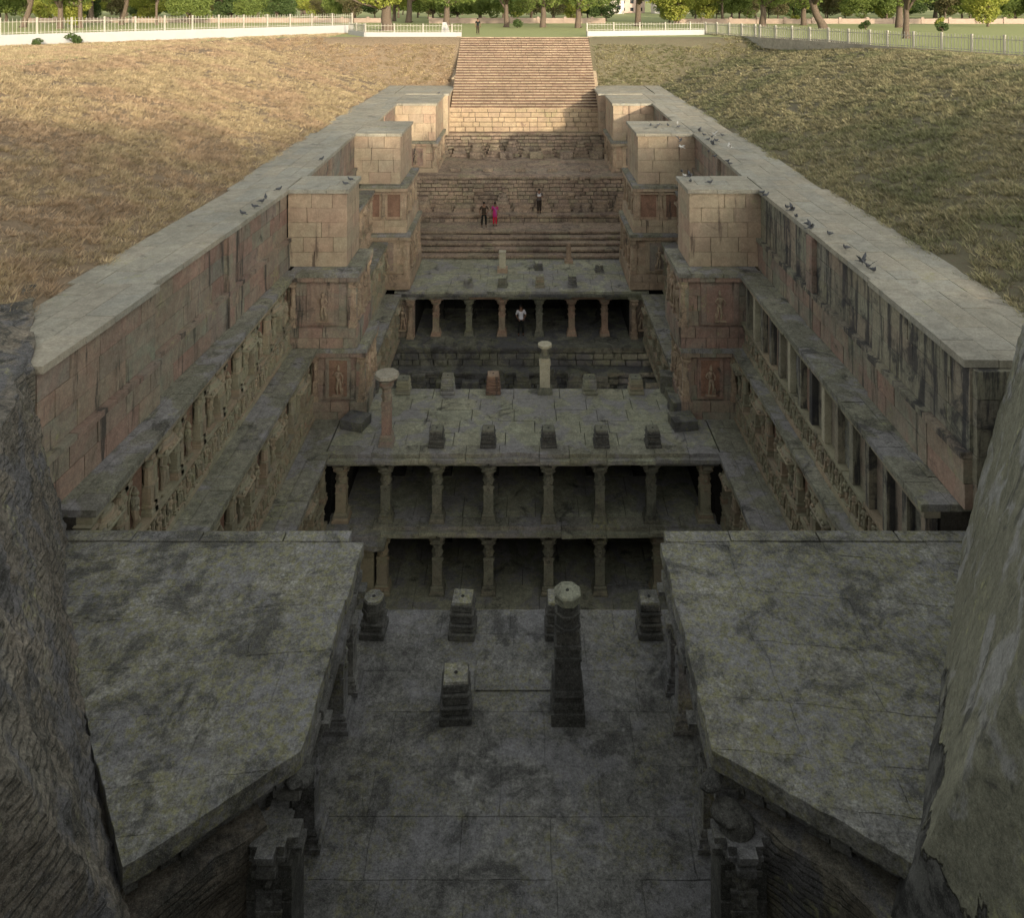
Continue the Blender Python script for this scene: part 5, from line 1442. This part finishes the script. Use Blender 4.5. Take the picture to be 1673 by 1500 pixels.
def house(label, X, D, W, H, mat, nx, nz):
    t = thing('house', (X, D, 0), label, 'house')
    fr = Fr(X-W/2, D, 0); body('wall', mat, t, fr, 0, W, -6, 0, -0.1, H)
    r = body('roof', 'white', t, fr, -0.2, W+0.2, -6.2, 0.25, H, H+0.25)
    for j in range(nz):
        for i in range(nx):
            c = (i+0.5)*W/nx; z = H*(j+0.5)/nz
            wf = piece('window', 'window', t, fr, c-0.45, c+0.45, -0.05, 0.03, z-0.45, z+0.45, 'slab') if False else None
            b = MB(); b.box(X-W/2+c-0.45, X-W/2+c+0.45, D-0.04, D+0.05, z-0.5, z+0.4); wf = b.obj('window', M['window'], t)
            b = MB(); b.box(X-W/2+c-0.55, X-W/2+c+0.55, D-0.22, D+0.0, z+0.45, z+0.52); b.obj('sunshade', M['white'], t)
    return t
house('white two-storey house between the trees right of the stairs', 38, 205, 9, 7.5, 'house', 4, 3)
house('pinkish house with small windows beside the white one', 29, 215, 7, 6.2, 'house2', 3, 3)
house('pale house low behind the trees left of the white one', 22.5, 200, 5, 3.4, 'house', 2, 1)
house('pale house glimpsed behind trees at the far right', 120, 215, 12, 6, 'house', 4, 2)

# ------------------------------------------------------------------ people
SKIN = plain('brown skin', (0.20, 0.11, 0.07), 0.6, 0.05); HAIR = plain('black hair', (0.012, 0.010, 0.009), 0.5, 0.1)
def cloth(nm, c): return plain(nm, c, 0.9, 0.08, 12)
def skinned(name, verts, edges, radii, mat, parent, loc, rot, root=0, sub=2):
    me = bpy.data.meshes.new(name); me.from_pydata(verts, edges, []); me.materials.append(mat)
    o = bpy.data.objects.new(name, me); C.objects.link(o); o.parent = parent
    sk = o.modifiers.new('skin', 'SKIN'); sk.use_smooth_shade = True
    d = me.skin_vertices[0].data
    for i, r in enumerate(radii):
        d[i].radius = r if isinstance(r, tuple) else (r, r); d[i].use_root = (i == root)
    s = o.modifiers.new('sub', 'SUBSURF'); s.levels = sub; s.render_levels = sub
    return o
def person(X, D, z, H, label, face, shirt, legs, arms, hair='short', extra=None, stance=0.10):
    """arms: [(elbow),(wrist)] for left and right in body space (x right, -y forward)"""
    k = H/1.7
    t = thing('person', (X, D, z), label, 'person'); t.rotation_euler.z = face
    t.scale = (k, k, k)
    s = stance
    pel = (0, 0, .93); V = [pel, (0, 0, 1.08), (0, -.01, 1.25), (0, 0, 1.40), (0, 0, 1.47), (0, -.015, 1.54), (0, -.02, 1.63)]
    E = [(0,1),(1,2),(2,3),(3,4),(4,5),(5,6)]
    Rr = [(.15,.11), (.13,.10), (.16,.11), (.12,.09), (.052,.052), (.075,.085), (.078,.09)]
    for sd in (-1, 1):
        b0 = len(V); V += [(sd*.09, 0, .86), (sd*s, -.015, .48), (sd*s*1.1, .01, .09), (sd*s*1.15, -.14, .035)]; Rr += [.085, .056, .038, (.038, .03)]
        E += [(0, b0), (b0, b0+1), (b0+1, b0+2), (b0+2, b0+3)]
        a0 = len(V); el, wr = arms[0 if sd < 0 else 1]
        V += [(sd*.18, 0, 1.38), el, wr]; Rr += [.055, .040, .028]
        E += [(3, a0), (a0, a0+1), (a0+1, a0+2)]
        # hand: palm, four fingers and a thumb
        hb = MB(); w_ = Vector(wr); d = (Vector(wr)-Vector(el)).normalized(); sidev = d.cross(Vector((0, 1, 0)));
        sidev = sidev.normalized() if sidev.length > 0.1 else Vector((1, 0, 0))
        hb.tube([w_-d*0.01, w_+d*0.04, w_+d*0.09], [.024, .033, .030], 6)
        for q, ln in zip((-.024, -.008, .008, .024), (.062, .075, .07, .055)):
            a_ = w_+d*0.085+sidev*q; hb.tube([a_, a_+d*ln*0.55+Vector((0, -.006, 0)), a_+d*ln+Vector((0, -.02, 0))], [.009, .008, .006], 5)
        a_ = w_+d*0.03+sidev*.026; hb.tube([a_, a_+d*.03+sidev*.025, a_+d*.06+sidev*.032], [.011, .010, .007], 5)
        me = hb.mesh('hand', SKIN, True); ho = bpy.data.objects.new('hand', me); C.objects.link(ho); ho.parent = t
    skinned('body', V, E, Rr, SKIN, t, None, 0)
    # face: nose, eyes, ears, mouth in one small mesh
    fb = MB(); fb.ell((0, -.112, 1.60), (.014, .02, .022), 6, 5)
    for sd in (-1, 1): fb.ell((sd*.082, -.01, 1.60), (.012, .02, .03), 6, 5)
    o = bpy.data.objects.new('face', fb.mesh('face', SKIN, True)); C.objects.link(o); o.parent = t
    fb = MB(); [fb.ell((sd*.032, -.100, 1.62), (.012, .008, .008), 6, 4) for sd in (-1, 1)]; fb.ell((0, -.100, 1.555), (.022, .008, .006), 6, 4)
    o = bpy.data.objects.new('eyes_and_mouth', fb.mesh('eyes_and_mouth', HAIR, True)); C.objects.link(o); o.parent = t
    hbm = MB(); hbm.ell((0, .012, 1.655), (.092, .105, .082), 12, 8)
    if hair == 'long': hbm.tube([(0, .07, 1.64), (0, .10, 1.45), (0, .11, 1.2)], [.06, .05, .02], 8)
    o = bpy.data.objects.new('hair', hbm.mesh('hair', HAIR, True)); C.objects.link(o); o.parent = t
    # clothes: upper garment and lower garment, each a slightly larger skin
    sh_c, sh_len = shirt
    V = [(0, 0, 1.43), (0, 0, 1.38), (0, -.01, 1.24), (0, 0, 1.06), (0, 0, .93)]; Rr = [(.07,.065), (.13,.10), (.175,.125), (.15,.118), (.17,.13)]; E = [(0,1),(1,2),(2,3),(3,4)]
    if sh_len == 'long': V += [(0, 0, .75), (0, 0, .60)]; Rr += [(.19,.14), (.21,.15)]; E += [(4,5),(5,6)]
    for sd in (-1, 1):
        a0 = len(V); el, wr = arms[0 if sd < 0 else 1]
        el_ = Vector(el); sh_ = Vector((sd*.18, 0, 1.38)); V += [tuple(sh_), tuple(sh_.lerp(el_, .9))]; Rr += [.075, .058]; E += [(1, a0), (a0, a0+1)]
    skinned('shirt' if sh_len != 'long' else 'tunic', V, E, Rr, sh_c, t, None, 0, 3)
    V = [(0, 0, .98), (0, 0, .92)]; Rr = [(.15,.115), (.165,.125)]; E = [(0,1)]
    for sd in (-1, 1):
        b0 = len(V); V += [(sd*.09, 0, .84), (sd*s, -.015, .48), (sd*s*1.1, .01, .10)]; Rr += [.10, .078, .062]; E += [(1, b0), (b0, b0+1), (b0+1, b0+2)]
    skinned('trousers', V, E, Rr, legs, t, None, 0, 1)
    for sd in (-1, 1):
        b = MB(); b.ell((sd*s*1.13, -.06, .035), (.05, .14, .042), 8, 6)
        o = bpy.data.objects.new('shoe', b.mesh('shoe', HAIR, True)); C.objects.link(o); o.parent = t
    if extra: extra(t)
    return t
down = [((-.26, .02, 1.12), (-.27, -.05, .88)), ((.26, .02, 1.12), (.27, -.05, .88))]
BR = cloth('dark brown cotton', (0.045, 0.032, 0.022)); BK = cloth('black cloth', (0.015, 0.017, 0.016)); MG = cloth('magenta cotton', (0.42, 0.03, 0.17)); RD = cloth('red cotton', (0.48, 0.02, 0.05)); WH = cloth('white cotton', (0.62, 0.62, 0.66)); GYC = cloth('grey cloth', (0.10, 0.09, 0.085))
pm_ = P(790, 374, 14.9)
person(pm_.x, 52.3, zz(14.9), 1.62, 'man in dark brown shirt and black trousers beside the woman in magenta', 0.15, (BR, 's'), BK, [((-.30, .03, 1.14), (-.27, .02, .90)), ((.33, .04, 1.16), (.20, -.06, .98))], stance=.13)
def scarf(t):
    b = MB(); b.tube([(-.13, .0, 1.44), (-.02, -.13, 1.34), (.10, -.14, 1.18), (.13, -.13, .80)], [.035, .045, .04, .03], 7)
    o = bpy.data.objects.new('scarf', b.mesh('scarf', cloth('violet scarf', (0.30, 0.10, 0.30)), True)); C.objects.link(o); o.parent = t
person((808.5-857)/F*52.5, 52.6, zz(14.9), 1.52, 'woman in a magenta tunic and red trousers standing on the terrace', -0.1, (MG, 'long'), RD, [((-.24, .0, 1.13), (-.22, -.05, .90)), ((.24, 0, 1.13), (.22, -.05, .90))], 'long', scarf, stance=.09)
def cloth_pale(t):
    b = MB(); b.ell((0, -.10, 1.24), (.15, .075, .085), 10, 6); b.tube([(-.13, -.06, 1.40), (-.02, -.15, 1.27), (.13, -.06, 1.40)], [.025, .03, .025], 6)
    o = bpy.data.objects.new('bundle', b.mesh('bundle', WH, True)); C.objects.link(o); o.parent = t
person((881-857)/F*53.8, 53.9, zz(14.4), 1.62, 'man in dark clothes hugging a white bundle on the upper terrace ledge', 0.0, (GYC, 's'), cloth('dark trousers', (0.03, 0.022, 0.018)), [((-.28, -.02, 1.16), (-.08, -.17, 1.15)), ((.28, -.02, 1.16), (.08, -.17, 1.17))], extra=cloth_pale, stance=.08)
person((851-857)/F*43.75, 43.8, zz(H4), 1.66, 'person in white shirt and dark trousers standing between pillars of the far pavilion', 0.1, (WH, 's'), BK, [((-.28, .0, 1.14), (-.16, -.10, .98)), ((.28, 0, 1.14), (.16, -.10, .98))], stance=.12)
person(-6.0+1.3, 80.0, 0, 1.6, 'tiny dark figure on the lawn just beyond the top of the stairs', 0.4, (BK, 's'), BR, down)
# ------------------------------------------------------------------ pigeons
PG = plain('grey feathers', (0.085, 0.09, 0.10), 0.7, 0.3, 20); PW = plain('pale feathers', (0.5, 0.5, 0.48), 0.7, 0.2, 20)
def pigeon_mesh(wings, mat):
    b = MB()
    b.tube([(0, .17, .10), (0, .10, .125), (0, .02, .135), (0, -.06, .15), (0, -.10, .19), (0, -.115, .235), (0, -.13, .25)], [.012, .045, .068, .062, .042, .032, .02], 8)
    b.ell((0, -.122, .245), (.028, .034, .028), 8, 6); b.tube([(0, -.15, .243), (0, -.178, .236)], [.010, .003], 5)
    b.add([(-.03, .13, .115), (.03, .13, .115), (.045, .29, .09), (-.045, .29, .09), (-.03, .13, .10), (.03, .13, .10), (.045, .29, .078), (-.045, .29, .078)], [(0,1,2,3), (7,6,5,4), (0,4,5,1), (1,5,6,2), (2,6,7,3), (3,7,4,0)])
    for s in (-1, 1):
        b.tube([(s*.025, 0, .09), (s*.025, -.005, 0.0)], [.008, .005], 5)
        if wings == 'folded': b.ell((s*.058, .05, .14), (.02, .135, .045), 8, 5)
        else:
            up = .20 if wings == 'up' else .03
            b.add([(s*.04, -.05, .16), (s*.04, .07, .16), (s*.19, .08, .16+up*.6), (s*.36, .06, .16+up*1.3), (s*.20, -.06, .17+up*.7),
                   (s*.04, -.05, .148), (s*.04, .07, .148), (s*.19, .08, .148+up*.6), (s*.36, .06, .150+up*1.3), (s*.20, -.06, .158+up*.7)],
                  [(0,1,2,4), (4,2,3), (5,9,7,6), (9,8,7), (0,4,9,5), (4,3,8,9), (3,2,7,8), (2,1,6,7), (1,0,5,6)])
    return b.mesh('pigeon', mat, True)
PM = {(w_, c): pigeon_mesh(w_, m_) for w_ in ('folded', 'up', 'flat') for c, m_ in (('grey', PG), ('white', PW))}
def flock(pts, text, group, h=HP):
    for i, q in enumerate(pts):
        px_, py_ = q[:2]; fly = q[2] if len(q) > 2 else 0; colr = q[3] if len(q) > 3 else 'grey'; wg = q[4] if len(q) > 4 else ('folded' if not fly else 'up')
        p = P(px_, py_, h-fly)
        o = inst('pigeon', PM[(wg, colr)], None, (p.x, p.y, p.z+(0.003)), random.uniform(0, 6.28), (0.72,)*3)
        tag(o, ('%s pigeon%s, %s ' % (colr, '' if wg == 'folded' else ' with spread wings', (ordw[i] if i else 'first')))+text, 'pigeon', group)
flock([(396, 352), (416, 341), (428, 332), (434, 325), (456, 312)], 'along the left coping before the first pier', 'pigeons on the left wall')
flock([(564, 303), (572, 296)], 'on the corner of the left first pier', 'pigeons on the left wall')
flock([(526, 262)], 'and only one behind the left first pier', 'pigeons on the left wall')
flock([(717, 153)], 'alone on the left third pier', 'pigeons on the left wall')
flock([(1063, 206), (1072, 210), (1076, 206), (1091, 206), (1107, 203, 0, 'white'), (1109, 209)], 'from the left atop the right second pier', 'pigeons on the right wall')
flock([(1128, 299), (1118, 290, 0, 'white'), (1127, 291, 0, 'grey', 'up'), (1114, 283), (1160, 301)], 'atop the right first pier', 'pigeons on the right wall')
flock([(1143, 216, 0, 'grey', 'up'), (1150, 222), (1157, 230), (1163, 226, .1, 'grey', 'up'), (1166, 222, .15, 'white', 'up'), (1162, 234), (1170, 232, 0.1, 'grey', 'flat'), (1180, 223), (1165, 238, 0, 'grey', 'up'), (1192, 243, .25, 'white', 'up'), (1158, 250), (1168, 258), (1189, 266), (1192, 270)],
      'in the flock on the right walkway', 'pigeons on the right wall')
flock([(1246, 318), (1252, 322), (1286, 342), (1294, 347, 0, 'grey', 'up'), (1301, 357), (1320, 370), (1325, 376, 0, 'grey', 'up'), (1355, 386), (1382, 409), (1409, 432, 0, 'grey', 'up'), (1418, 440, 0, 'grey', 'up'), (1427, 446)],
      'in the row on the right coping edge', 'pigeons on the right wall')
flock([(1112, 232, .9, 'grey', 'up'), (1113, 243, .7, 'white', 'flat')], 'flying before the right second pier', 'flying pigeons')
